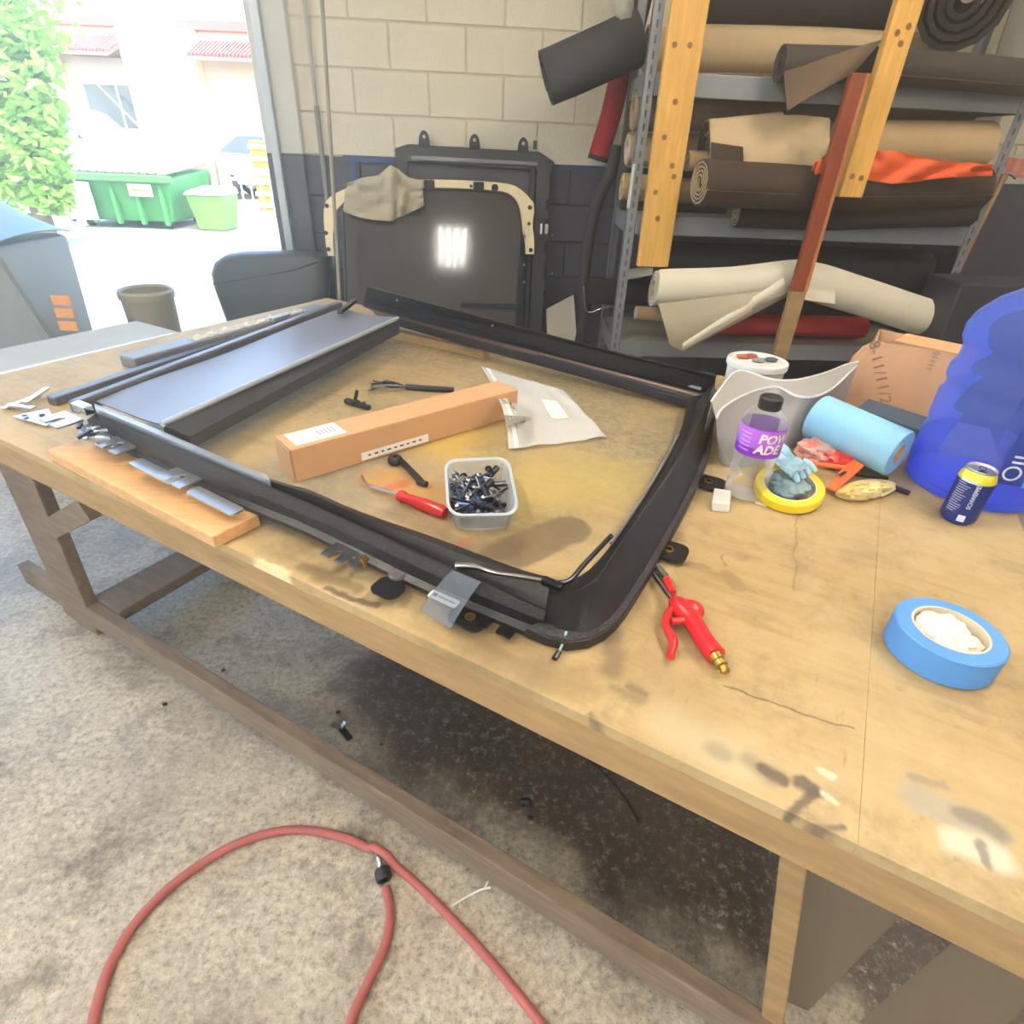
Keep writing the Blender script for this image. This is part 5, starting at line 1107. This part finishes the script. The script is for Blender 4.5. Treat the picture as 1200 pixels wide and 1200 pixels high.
part(t, 'top_flap', MB().slab([FT1 - fx*(WB*.75), FT1, FT1 + fy*.06 + ZV*.012, FT1 - fx*(WB*.7) + fy*.07 + ZV*.012], ZV*.004), CARD, bevel=.001)
up_ = (ZV*h1 + tl).normalized()
mb = MB(); q0 = F0 + fx*(WB*.16) + up_*(h1*1.10) - fy*.0012; wd, wu = (fx*.55 - up_*.85).normalized(), (fx*.85 + up_*.55).normalized()
put_text(mb, '8-11/11/2', .05, lambda x, y: q0 - (wd*-x)*1.0 + wu*y*.8 - wu*.02)
part(t, 'handwriting', mb, mat('faded_marker', '#6e543c', .8))
mb = MB(); q1 = F0 + fx*(WB*.74) + up_*(h1*1.12) - fy*.0012
put_text(mb, '01111', .022, lambda x, y: q1 - up_*x + fx*y)
part(t, 'stamp', mb, MATS['faded_marker'])
# five gallon water jug
c = V3(1.062, 1.215, TE)
t = thing('water_jug', 'large blue translucent five-gallon water jug at the back right of the bench', 'water jug', c)
JG = clear('blue_jug_plastic', '#ccd6ff', .2, '#8ea6ff', 1.0)
prof = [(0, .012), (.09, .008), (.125, .0), (.134, .008), (.136, .03), (.135, .115), (.1305, .125), (.1305, .135), (.135, .145), (.1355, .205), (.129, .216), (.129, .228), (.1355, .24), (.1355, .262), (.1275, .275), (.127, .305), (.136, .322), (.137, .345), (.128, .372), (.1, .405), (.06, .432), (.032, .445), (.028, .45), (.028, .478), (.031, .48), (.031, .486), (.026, .486)]
part(t, 'shell', MB().lathe(prof, c, ZV, 56), JG, smooth=50)
part(t, 'cap', MB().lathe([(0, .5), (.029, .5), (.032, .496), (.032, .47), (.0285, .47)], c, ZV, 28), mat('jug_cap', '#dfe6f5', .4), smooth=40)
WT = clear('jug_water', '#d2dbff', .08, '#7f97ff', .4)
part(t, 'water', MB().lathe([(0, .014), (.12, .014), (.13, .02), (.131, .11), (0, .11)], c, ZV, 40), WT, smooth=40)
aj = math.atan2(-c.y, -c.x)
def wj(r_, th0, z0): return lambda x, y: c + V3(math.cos(th0 + x/r_)*r_, math.sin(th0 + x/r_)*r_, z0 + y)
def patch(r_, t0_, t1_, z0_, z1_, n=12): return MB().sheet(lambda s, u_: c + V3(math.cos(t0_ + (t1_-t0_)*s)*r_, math.sin(t0_ + (t1_-t0_)*s)*r_, z0_ + (z1_-z0_)*u_), n, 2, .0008)
lb_ = part(t, 'label', patch(.1372, aj + .26, aj + .62, .072, .2), mat('navy_label', '#2b3f96', .4), smooth=60, label='dark blue information strip')
mb = MB(); f_ = wj(.1382, aj + .32, 0)
for k in range(5): put_text(mb, '-----', .011, wj(.1380, aj + .42 - .02*(k % 2), .178 - .007*k), bold=.0005)
for k in range(2): put_text(mb, '====', .012, wj(.1380, aj + .35, .13 - .012*k), bold=.0008)
part(lb_, 'print', mb, mat('pale_print', '#d5dcf0', .5))
cc = c + V3(math.cos(aj + .42)*.1384, math.sin(aj + .42)*.1384, .098); tx = V3(-math.sin(aj + .42), math.cos(aj + .42), 0); rn = tx.cross(ZV)
part(lb_, 'ring_emblem', MB().ring(circle(cc, .0165, tx, ZV, 24), circle(cc, .0125, tx, ZV, 24), rn*.0006), MATS['pale_print'])
part(t, 'picture_label', patch(.1372, aj + .64, aj + 1.7, .068, .2, 20), mat('ice_blue_label', '#3f9fdc', .4, col2='#8fd0ee', scale=30), smooth=60, label='bright ice-blue picture label')
# drink can
c = V3(.932, 1.055, TE)
t = thing('drink_can', 'dark blue drink can with a yellow top band in front of the water jug', 'can', c)
part(t, 'body', MB().lathe([(0, .004), (.022, .003), (.025, 0), (.0275, .002), (.0325, .009), (.033, .014), (.033, .094), (.0325, .097)], c, ZV, 40), mat('navy_can', '#2c3b86', .28, metal=.4), smooth=50)
part(t, 'band', MB().lathe([(.0325, .0965), (.0331, .098), (.0325, .102), (.0285, .114), (.027, .1165)], c, ZV, 40), mat('yellow_can', '#e8dc4a', .3, metal=.3), smooth=50, label='yellow shoulder band')
part(t, 'top', MB().lathe([(.027, .1165), (.0278, .119), (.0268, .1215), (.0255, .120), (.0245, .1165), (0, .1165)], c, ZV, 36), mat('can_aluminium', '#c9c6cc', .3, metal=.9), smooth=45)
ac = math.atan2(-c.y, -c.x)
part(t, 'mouth_hole', MB().slab([c + V3(math.cos(ac)*-.0 , 0, 0)*0 + V3(math.cos(ac + .3)*.012, math.sin(ac + .3)*.012, .1168) + p for p in circle((0,0,0), .008, V3(1,0,0), V3(0,1,0), 14)], (0, 0, .0003)), INK)
part(t, 'pull_tab', MB().ring([c + V3(math.cos(ac + 2.9)*.004, math.sin(ac + 2.9)*.004, .1185) + V3(x*math.cos(ac) - y*math.sin(ac), x*math.sin(ac) + y*math.cos(ac), 0) for x, y in rrect(.023, .015, .007, 4)], [c + V3(math.cos(ac + 2.9)*.004, math.sin(ac + 2.9)*.004, .1185) + V3(x*math.cos(ac) - y*math.sin(ac), x*math.sin(ac) + y*math.cos(ac), 0) for x, y in rrect(.014, .008, .0035, 4)], (0, 0, .001)), CHROME)
def wc(th0, z0): return lambda x, y: c + V3(math.cos(th0 + x/.0333)*.0333, math.sin(th0 + x/.0333)*.0333, z0 + y)
mb = MB(); f2 = wc(ac + .42, .042); put_text(mb, 'SCHWEPPES', .0105, lambda x, y: f2(-y, x), bold=.0003); part(t, 'lettering', mb, mat('silver_print', '#cfd4e6', .5))
mb = MB()
for k in range(13): put_text(mb, '-'*(6 + (k*5) % 4), .0085, wc(ac - .85 + .03*(k % 3), .028 + .0052*k), bold=.0003)
part(t, 'small_print', mb, MATS['silver_print'])
mb = MB().sheet(lambda s, u_: wc(ac + .02 + .4*s, .012 + .014*u_)(0, 0), 6, 2, .0003); part(t, 'barcode_panel', mb, MATS['silver_print'])
mb = MB().sheet(lambda s, u_: wc(ac - .75 + .95*s, .097 - .001 + .006*u_*(1 - s*.2))(0, 0), 8, 2, .0003); part(t, 'white_flash', mb, MATS['silver_print'])
# trim and hardware at the left end of the bench
t = thing('trim_channel', 'long grey trim channel with crumbling foam on top, along the left bench end', 'trim channel', Z(270, 395, TE))
a_, b_ = Z(150, 425, TE + .02), Z(378, 362, TE + .02)
part(t, 'channel', MB().beam(a_, b_, .075, .036), mat('grey_trim_channel', '#77767a', .45, metal=.2, var=.1), bevel=.006)
a2, b2 = Z(222, 395, TE+.045), Z(352, 361, TE+.045); d_ = b2 - a2; sd = V3(-d_.y, d_.x, 0).normalized()
mb = MB()
random.seed(5)
mb.sheet(lambda s, u_: a2 + d_*s + sd*(.04*u_ - .03) + ZV*(.010*mnoise.noise(V3(s*22, u_*5, 1)) - .004), 60, 6, .006)
part(t, 'foam_residue', mb, mat('crumbly_foam', '#d6d2c4', .9, var=.15, scale=60), label='pale crumbling foam strip')
part(t, 'clip', MB().beam(Z(318, 375, TE+.048), Z(338, 369, TE+.048), .022, .012), mat('grey_clip', '#8e939a', .4, metal=.5), bevel=.003)
t = thing('trim_channel', 'slim dark trim channel running beside the roller shade, left of the frame', 'trim channel', Z(230, 420, TE))
part(t, 'channel', MB().beam(Z(60, 470, TE+.012), Z(385, 361, TE+.012), .035, .022), mat('slim_dark_channel', '#55565b', .4, metal=.3), bevel=.004)
part(t, 'bright_edge', MB().beam(Z(290, 398, TE+.025), Z(378, 366, TE+.025), .006, .003), ALU)
pm = mat('bright_plate', '#cfd6de', .2, metal=.9)
t = thing('mounting_plate', 'bright drilled metal mounting plate at the left end of the bench by the frame corner', 'bracket', Z(40, 490, TE))
part(t, 'plate', MB().slab([Z(15, 489, TE+.006), Z(57, 480, TE+.014), Z(65, 494, TE+.008), Z(54, 500, TE+.004)], (0, 0, .003)), pm)
for x, y in ((29, 487), (49, 486)): part(t, 'hole', MB().slab(circle(Z(x, y, TE+.0135), .007, BU, BV, 12), (0, 0, .0006)), INK)
for k, (p, q, lb_) in enumerate((((4, 479), (46, 463), 'long bright metal arm lying nearest the left bench end'), ((10, 474), (40, 478), 'short bright metal arm crossing the long one at the left bench end'), ((30, 472), (55, 455), 'bright metal arm tip reaching towards the trim channel at the left bench end'))):
    solo('linkage_arm', lb_, 'linkage arm', MB().beam(Z(*p, TE+.006+.006*k), Z(*q, TE+.006+.006*k), .014, .006), pm, bevel=.001)
# second table past the left end
t = thing('side_table', 'narrow grey side table beyond the left end of the workbench', 'table', bp(-2.34, .9, 0))
part(t, 'table_top', bbox(MB(), -2.5, -2.18, .2, 1.35, .80, .83), mat('grey_table_top', '#a09c8c', .6, var=.1), bevel=.004)
for u_, v_ in ((-2.46, .24), (-2.22, .24), (-2.46, 1.31), (-2.22, 1.31)): part(t, 'leg', bbox(MB(), u_-.025, u_+.025, v_-.025, v_+.025, .0, .8), GREYWD)
part(t, 'pale_edge', bbox(MB(), -2.2, -2.185, .22, 1.3, .831, .842), PAPER, label='pale edge strip')
# ------------------------------------------------------------------ floor things
mb = MB(); RH = .0105
path = [(98,1300),(105,1225),(113,1180),(132,1125),(165,1074),(215,1027),(275,990),(335,973),(395,979),(440,999),(485,1033),(540,1088),(595,1150),(650,1222),(700,1300)]
pts = smoothpath([Z(x, y, RH) for x, y in path], 6)
pts = [p + ZV*(.026 if abs((p - Z(448, 1004, RH)).length) < .03 else 0) for p in pts]
t = thing('air_hose', 'faded red air hose looping over the concrete floor with a black coupler', 'hose', Z(335, 1100, 0))
HM = mat('faded_red_hose', '#b0605a', .55, var=.12, scale=20)
part(t, 'loop', MB().tube(pts, RH, 12), HM, smooth=60)
pts = smoothpath([Z(x, y, RH) for x, y in ((452,1040),(457,1068),(452,1105),(432,1150),(412,1195),(400,1260),(398,1330))], 6)
part(t, 'free_end', MB().tube(pts, RH, 12), HM, smooth=60)
q = Z(449, 1025, .018); d_ = (Z(443, 1003, .02) - Z(453, 1042, .014)).normalized()
part(t, 'coupler', MB().lathe([(.009, -.012), (.017, -.013), (.019, -.009), (.019, .009), (.017, .013), (.009, .012)], q, d_, 20, closed=True), RUBBER, smooth=40)
part(t, 'nipple', MB().lathe([(0, .012), (.008, .012), (.008, .022), (.006, .024), (.006, .034), (.0075, .036), (.0075, .042), (.005, .048), (0, .048)], q, d_, 12), CHROME, smooth=40)
t = thing('zip_tie', 'thin white wire scrap on the floor below the stretcher', 'wire', Z(550, 1050, 0))
part(t, 'strand', MB().tube(smoothpath([Z(528, 1062, .004), Z(545, 1052, .005), Z(562, 1043, .012), Z(575, 1040, .018)], 4), .0025, 6), WHITE, smooth=60); part(t, 'barb', MB().tube([Z(568, 1041, .014), Z(572, 1032, .02)], .0022, 6), WHITE)
t = thing('metal_clip', 'bent bright metal clip on the dark floor under the bench', 'clip', Z(398, 852, 0))
part(t, 'arm', MB().beam(Z(389, 849, .005), Z(403, 853, .008), .016, .008), CHROME); part(t, 'arm', MB().beam(Z(400, 854, .006), Z(410, 866, .005), .018, .009), BLACKM); part(t, 'arm', MB().beam(Z(400, 853, .008), Z(405, 846, .02), .012, .006), CHROME)
random.seed(3)
for k, (x, y, s_, lb_) in enumerate(((396, 834, .008, 'dark crumb on the floor just behind the bent metal clip'), (193, 825, .008, 'dark crumb on the floor left of the stretcher, nearest the left leg'), (447, 872, .006, 'dark crumb on the floor right of the bent metal clip'), (262, 785, .007, 'dark crumb on the sunny floor below the timber board'), (617, 940, .016, 'small dark clip on the dark floor under the middle of the bench'), (621, 958, .008, 'dark crumb next to the small dark clip under the bench'))):
    solo('floor_crumb', lb_, 'debris', MB().blob(Z(x, y, s_*.5), (s_, s_*.8, s_*.5), k, .5, 2, 10, 6), BLACKM, smooth=40)
solo('floor_strip', 'thin dark metal strip on the floor under the right half of the bench', 'strip', MB().tube(smoothpath([Z(692, 893, .004), Z(722, 922, .004), Z(748, 962, .004)], 4), .004, 6), BLACKM)
# ------------------------------------------------------------------ outside the doorway
PAVE = mat('pale_pavement', '#a8a296', .85, var=.1, scale=2)
gy0 = 3.9
struct('ground', MB().box((-8, 40, -.08), (90, 73.0, .12)), PAVE)
# dumpster
yd = 11.2
GRN = mat('green_dumpster_paint', '#3f8a48', .5, var=.15, scale=3)
GRN2 = mat('dark_green_lid', '#4f7a4a', .5, var=.1, scale=3)
l0, l1 = Y(80, 270, yd), Y(212, 278, yd)
ztop = Y(140, 208, yd).z; dep = 1.5; g0 = -.02
t = thing('dumpster', 'green steel dumpster with ribbed lid and white notices on the pavement outside', 'dumpster', (l0.x, yd, g0))
mb = MB().hexa([(l0.x+.12, yd+.1, .1), (l1.x-.12, yd+.1, .1), (l1.x-.1, yd+dep, .1), (l0.x+.1, yd+dep, .1), (l0.x-.05, yd-.05, ztop), (l1.x+.05, yd-.05, ztop), (l1.x+.05, yd+dep, ztop+.1), (l0.x-.05, yd+dep, ztop+.1)])
part(t, 'body', mb, GRN, bevel=.03)
part(t, 'rim', MB().beam((l0.x-.1, yd-.07, ztop), (l1.x+.1, yd-.07, ztop), .1, .12), GRN2, bevel=.02)
part(t, 'fork_pocket', MB().box((l0.x - .1, yd+.7, ztop*.55), (.16, 1.0, .2)), GRN, bevel=.02)
n = 14
for k in range(n):
    x = l0.x + (l1.x - l0.x)*(k+.5)/n
    part(t, 'lid_slat', MB().beam((x, yd-.05, ztop+.08), (x, yd+dep, ztop+.19), (l1.x-l0.x)/n*.8, .04), mat('pale_lid_slat', '#7d7f62', .5), bevel=.01)
for k in range(5): part(t, 'front_rib', MB().box((l0.x + (l1.x-l0.x)*(.08+.21*k), yd+.0, ztop*.5), (.07, .1, ztop*.85)), GRN, bevel=.02)
xs = lambda f: l0.x + (l1.x-l0.x)*f
nt_ = part(t, 'notice', MB().box((xs(.22), yd-.09, ztop*.52), ((l1.x-l0.x)*.24, .01, ztop*.75)), PAPER, label='large white notice')
mb = MB()
for k in range(7): mb.box((xs(.22), yd-.097, ztop*(.78-.08*k)), ((l1.x-l0.x)*(.19-.02*(k % 3)), .004, .03))
part(nt_, 'print', mb, mat('faded_notice_print', '#8f9a8a', .7))
nt_ = part(t, 'notice', MB().box((xs(.77), yd-.09, ztop*.78), ((l1.x-l0.x)*.2, .01, ztop*.24)), mat('cream_notice', '#f3e6c8', .7), label='cream notice with a red line')
part(nt_, 'print', MB().box((xs(.77), yd-.097, ztop*.78), ((l1.x-l0.x)*.16, .004, .04)), mat('red_notice_print', '#d8704a', .7))
for x in (l0.x+.3, l1.x-.3):
    for y in (yd+.25, yd+dep-.2): part(t, 'caster', MB().tube([(x-.04, y, .06), (x+.04, y, .06)], .08, 12), RUBBER)
# recycling cart next to it
c0 = V3(l1.x + .5, 11.6, 0)
t = thing('wheeled_bin', 'small green wheeled bin standing right of the dumpster', 'bin', (c0.x, 11.6, g0)); hh = Y(222, 222, 11.6).z
part(t, 'body', MB().hexa([(c0.x-.24, 11.4, -.015), (c0.x+.24, 11.4, -.015), (c0.x+.24, 11.9, -.015), (c0.x-.24, 11.9, -.015), (c0.x-.32, 11.3, hh*.9), (c0.x+.32, 11.3, hh*.9), (c0.x+.32, 12, hh*.9), (c0.x-.32, 12, hh*.9)]), mat('lime_bin', '#6aa04a', .5), bevel=.03)
part(t, 'lid', MB().hexa([(c0.x-.34, 11.26, hh*.9), (c0.x+.34, 11.26, hh*.9), (c0.x+.34, 12, hh*.9), (c0.x-.34, 12, hh*.9), (c0.x-.28, 11.3, hh), (c0.x+.28, 11.3, hh), (c0.x+.3, 12, hh*1.08), (c0.x-.3, 12, hh*1.08)]), mat('pale_lid', '#cfd6cf', .5), bevel=.02)
# fence with gate
yf = 12.8; WFE = mat('cream_fence_paint', '#a0977f', .5)
def fence(name, label, x0, x1, zb, zt, n):
    t = thing(name, label, 'fence', ((x0+x1)/2, yf, g0))
    for z in (zb+.08, (zb+zt)/2+.25, zt-.05): part(t, 'rail', MB().box(((x0+x1)/2, yf, z), (x1-x0, .05, .06)), WFE)
    for x in (x0, x1): part(t, 'post', MB().box((x, yf, (zt+.2)/2 - .01), (.14, .14, zt+.2)), WFE, bevel=.01)
    for k in range(n): part(t, 'bar', MB().box((x0+(x1-x0)*(k+.5)/n, yf, (zb+zt)/2), (.03, .03, zt-zb)), WFE)
    return t
zt1 = Y(300, 200, yf).z
fence('metal_fence', 'cream metal bar fence across the street, right of the wheeled bin', Y(262, 200, yf).x, Y(262, 200, yf).x + 4.2, .08, zt1, 22)
fence('metal_gate', 'cream metal gate with slim bars behind the dumpster and wheeled bin', Y(262, 200, yf).x - 2.4, Y(262, 200, yf).x - .2, .08, zt1*1.05, 12)
pp = Y(248, 205, yf+.3)
solo('gate_post', 'tall slanting pale post between the gate and the bar fence', 'post', MB().beam((pp.x, yf+.2, -.015), (pp.x-.1, yf+.2, Y(240, 130, yf).z), .18, .12), WFE, bevel=.01)
# cars across the street
CARW = mat('white_car_paint', '#c3c8cd', .2, coat=.6); CG = mat('car_glass', '#4c5a62', .08, spec=.8)
def car(name, label, xr, y, sc_=1.0, suv=True):
    t = thing(name, label, 'car', (xr-2.2*sc_, y+.9, g0)); L = 4.5*sc_
    pr = [(0,.35),(0,.95),(-.25,1.02),(-1.15,1.1),(-1.75,1.62),(-2.0,1.7),(-4.0,1.72),(-4.35,1.5),(-4.5,1.05),(-4.5,.35)] if suv else [(0,.35),(0,.8),(-.9,.95),(-1.7,1.4),(-3.2,1.42),(-4.0,1.0),(-4.4,.95),(-4.5,.35)]
    part(t, 'body', MB().slab([(xr+a*sc_, y, b*sc_-.05) for a, b in pr], (0, 1.75*sc_, 0)), CARW, bevel=.06)
    wn_ = [[(-1.35,1.12),(-1.85,1.58),(-2.55,1.6),(-2.55,1.12)], [(-2.65,1.12),(-2.65,1.6),(-3.7,1.6),(-3.75,1.12)]] if suv else [[(-1.3,.98),(-1.8,1.33),(-2.4,1.34),(-2.4,.98)], [(-2.5,.98),(-2.5,1.34),(-3.1,1.34),(-3.6,1.0)]]
    for w in wn_: part(t, 'window', MB().slab([(xr+a*sc_, y-.01, b*sc_-.05) for a, b in w], (0, .02, 0)), CG)
    for a in (-.85, -3.6):
        for yy in (y-.01, y+1.55*sc_):
            wh = part(t, 'wheel', MB().tube([(xr+a*sc_, yy, .33*sc_-.02), (xr+a*sc_, yy+.22, .33*sc_-.02)], .33*sc_, 24), RUBBER, smooth=40)
            part(wh, 'hub', MB().tube([(xr+a*sc_, yy-.012, .33*sc_-.02), (xr+a*sc_, yy, .33*sc_-.02)], .2*sc_, 16), ALU, smooth=40)
    part(t, 'headlight', MB().box((xr-.1, y-.005, .78*sc_), (.3, .02, .14)), CHROME); part(t, 'mirror', MB().box((xr-1.55*sc_, y-.1, 1.15*sc_), (.2, .18, .14)), CARW, bevel=.03)
    return t
yc = 17.0
car('car', 'white sport utility car parked behind the dumpster', Y(174, 180, yc).x, yc, 1.12)
car('car', 'white saloon car parked behind the bar fence', Y(174, 180, yc).x + 5.6, yc+.3, 1.1, False)
ob = Y(312, 198, 14.5)
t = thing('orange_crate', 'stacked orange crate behind the bar fence, at the doorway edge', 'crate', (ob.x, 14.5, g0)); OC = mat('orange_crate_plastic', '#e38a3a', .5)
z1_ = Y(312, 165, 14.5).z
part(t, 'body', MB().box((ob.x, 14.5, z1_/2), (.42, .4, z1_)), OC, bevel=.02)
for k in range(6): part(t, 'slat', MB().box((ob.x, 14.285, z1_*(.12+.16*k)), (.46, .03, z1_*.06)), mat('pale_crate_slat', '#efd7a8', .5))
# building over the road
yb = 24.0; BW = mat('pale_render', '#b9ad95', .8); AW = mat('pinkish_awning', '#a85f58', .6); 
t = thing('building', 'pale building across the street with red corrugated awnings, piers and a dark window', 'building', (-14, yb+4, g0))
def bx2(x0, x1, z0, z1, y0, y1): return MB().hexa([(x0, y0, z0), (x1, y0, z0), (x1, y1, z0), (x0, y1, z0), (x0, y0, z1), (x1, y0, z1), (x1, y1, z1), (x0, y1, z1)])
zroof = Y(200, 30, yb).z
part(t, 'wall', bx2(-34, 4, -.02, zroof - .1, yb, yb+8), BW)
part(t, 'parapet', bx2(-34.2, 4.2, zroof-.1, zroof+.15, yb-.2, yb+8.2), mat('red_fascia', '#c9524a', .6))
X = lambda px, py=100: Y(px, py, yb-.5).x
for a_, b_ in ((20, 70), (150, 235)): part(t, 'pier', bx2(X(a_), X(b_), -.02, zroof-.1, yb-.5, yb), mat('cream_pier', '#cdc09c', .8), bevel=.03)
Zb = lambda py: Y(150, py, yb-.3).z
w = part(t, 'window', bx2(X(88), X(166), Zb(150), Zb(100), yb-.06, yb+.05), mat('dark_window_glass', '#44535a', .1, spec=.8))
part(w, 'frame', bx2(X(86), X(168), Zb(99)-.02, Zb(99)+.12, yb-.12, yb), mat('white_frame', '#e8e8e4', .5)); part(w, 'mullion', bx2(X(126), X(128), Zb(150), Zb(100), yb-.1, yb), MATS['white_frame'])
part(t, 'roller_shutter', bx2(X(84), X(170), Zb(98), Zb(68), yb-.2, yb), mat('pale_shutter', '#a29a8e', .6))
for x0, x1 in ((70, 152), (238, 330)):
    aw = part(t, 'awning', MB().slab([(X(x0), yb-.1, Zb(45)), (X(x0), yb-1.3, Zb(66)), (X(x0), yb-1.3, Zb(70)), (X(x0), yb-.1, Zb(50))], (X(x1)-X(x0), 0, 0)), AW)
    mb = MB(); n = 22
    for k in range(n):
        x = X(x0) + (X(x1)-X(x0))*(k+.5)/n; mb.beam((x, yb-.1, Zb(45)+.05), (x, yb-1.3, Zb(66)+.05), (X(x1)-X(x0))/n*.5, .06)
    part(aw, 'corrugation', mb, AW, kind='stuff')
part(t, 'door_opening', bx2(X(240), X(320), -.02, Zb(110), yb-.05, yb+.02), mat('pale_door', '#aba392', .6))
part(t, 'stay_cable', MB().tube([Y(113, 98, yb-.4), Y(185, 170, yb-.6)], .03, 6), WFE)
# leafy tree on the left of the doorway view
ty = 9.2; tc = Y(25, 130, ty)
t = thing('tree', 'leafy green tree at the left of the doorway view, beside the dumpster', 'tree', (tc.x, ty, g0))
TRK = mat('tree_bark', '#6a5a48', .9, var=.2)
part(t, 'trunk', MB().tube([(tc.x-.3, ty+.1, -.02), (tc.x-.2, ty, 1.2), (tc.x-.3, ty, 2.6), (tc.x-.2, ty+.1, 4.2)], [.13, .11, .08, .04], 10), TRK, smooth=50)
random.seed(21)
for k in range(7):
    b0 = V3(tc.x-.22, ty, .9+.45*k); part(t, 'branch', MB().tube([b0, b0 + V3(random.uniform(-.9, .9), random.uniform(-.5, .5), .5)], [.035, .012], 6), TRK)
mb = MB(); cen = [(Y(px, py, ty+dy), r_) for px, py, r_, dy in ((0,40,.6,0),(22,60,.45,.2),(10,100,.55,-.2),(30,130,.45,0),(10,165,.5,.2),(42,170,.38,-.1),(50,200,.36,0),(30,210,.4,.1),(58,228,.26,0),(-20,120,.8,.2),(-20,40,.8,0),(15,0,.7,.2),(-10,200,.7,0),(40,150,.36,.2))]
for c, r_ in cen:
    for _ in range(330):
        d_ = Vector((random.gauss(0, 1), random.gauss(0, 1), random.gauss(0, 1))).normalized()*r_*random.uniform(.45, 1.05); p = c + d_
        a_ = Vector((random.gauss(0, 1), random.gauss(0, 1), random.gauss(0, .6))).normalized(); b_ = a_.orthogonal().normalized()
        L_ = random.uniform(.07, .12); mb.add([p - a_*L_, p + b_*L_*.45, p + a_*L_, p - b_*L_*.45], [(0, 1, 2, 3)])
part(t, 'foliage', mb, mat('spring_leaf', '#7fae3c', .6, var=.35, scale=6), kind='stuff')
# ------------------------------------------------------------------ thin haze volume added to stand in for lens glare
hz_m = bpy.data.materials.new('glare_haze'); hz_m.use_nodes = True; nt = hz_m.node_tree; nt.nodes.clear()
vo = nt.nodes.new('ShaderNodeVolumeScatter'); vo.inputs['Density'].default_value = .085; vo.inputs['Anisotropy'].default_value = .7; vo.inputs['Color'].default_value = srgb('#fff4e4')
mo = nt.nodes.new('ShaderNodeOutputMaterial'); nt.links.new(vo.outputs[0], mo.inputs['Volume'])
mb = MB().slab([wall_pt(XL+.02, .002, .02), (XL+.02, YF+.02, .002), (XR-.02, YF+.02, .002), wall_pt(XR-.02, .002, .02)], (0, 0, HC-.01))
o = solo('added_haze', 'thin pale haze added in the shop to stand in for lens glare', 'added_haze', mb, hz_m, kind='stuff')
import numpy as np
F=685.;PIT=np.radians(32.1);ROL=np.radians(2.6)
fwd=np.array([0,np.cos(PIT),-np.sin(PIT)]); up=np.array([0,np.sin(PIT),np.cos(PIT)]); rt=np.array([1,0,0.])
r=np.cos(ROL)*rt+np.sin(ROL)*up; u=-np.sin(ROL)*rt+np.cos(ROL)*up
H=1.0
def ray(x,y): return fwd+r*(x-600)/F-u*(y-600)/F
def at_z(x,y,z,cz=None):
    d=ray(x,y); t=(z-CZ)/d[2]; return d*t+np.array([0,0,CZ])
def at_y(x,y,Y):
    d=ray(x,y); return d*Y/d[1]+np.array([0,0,CZ])
CZ=0
def proj(P):
    P=np.asarray(P,float)-np.array([0,0,CZ]); w=P@fwd
    return 600+F*(P@r)/w,600-F*(P@u)/w
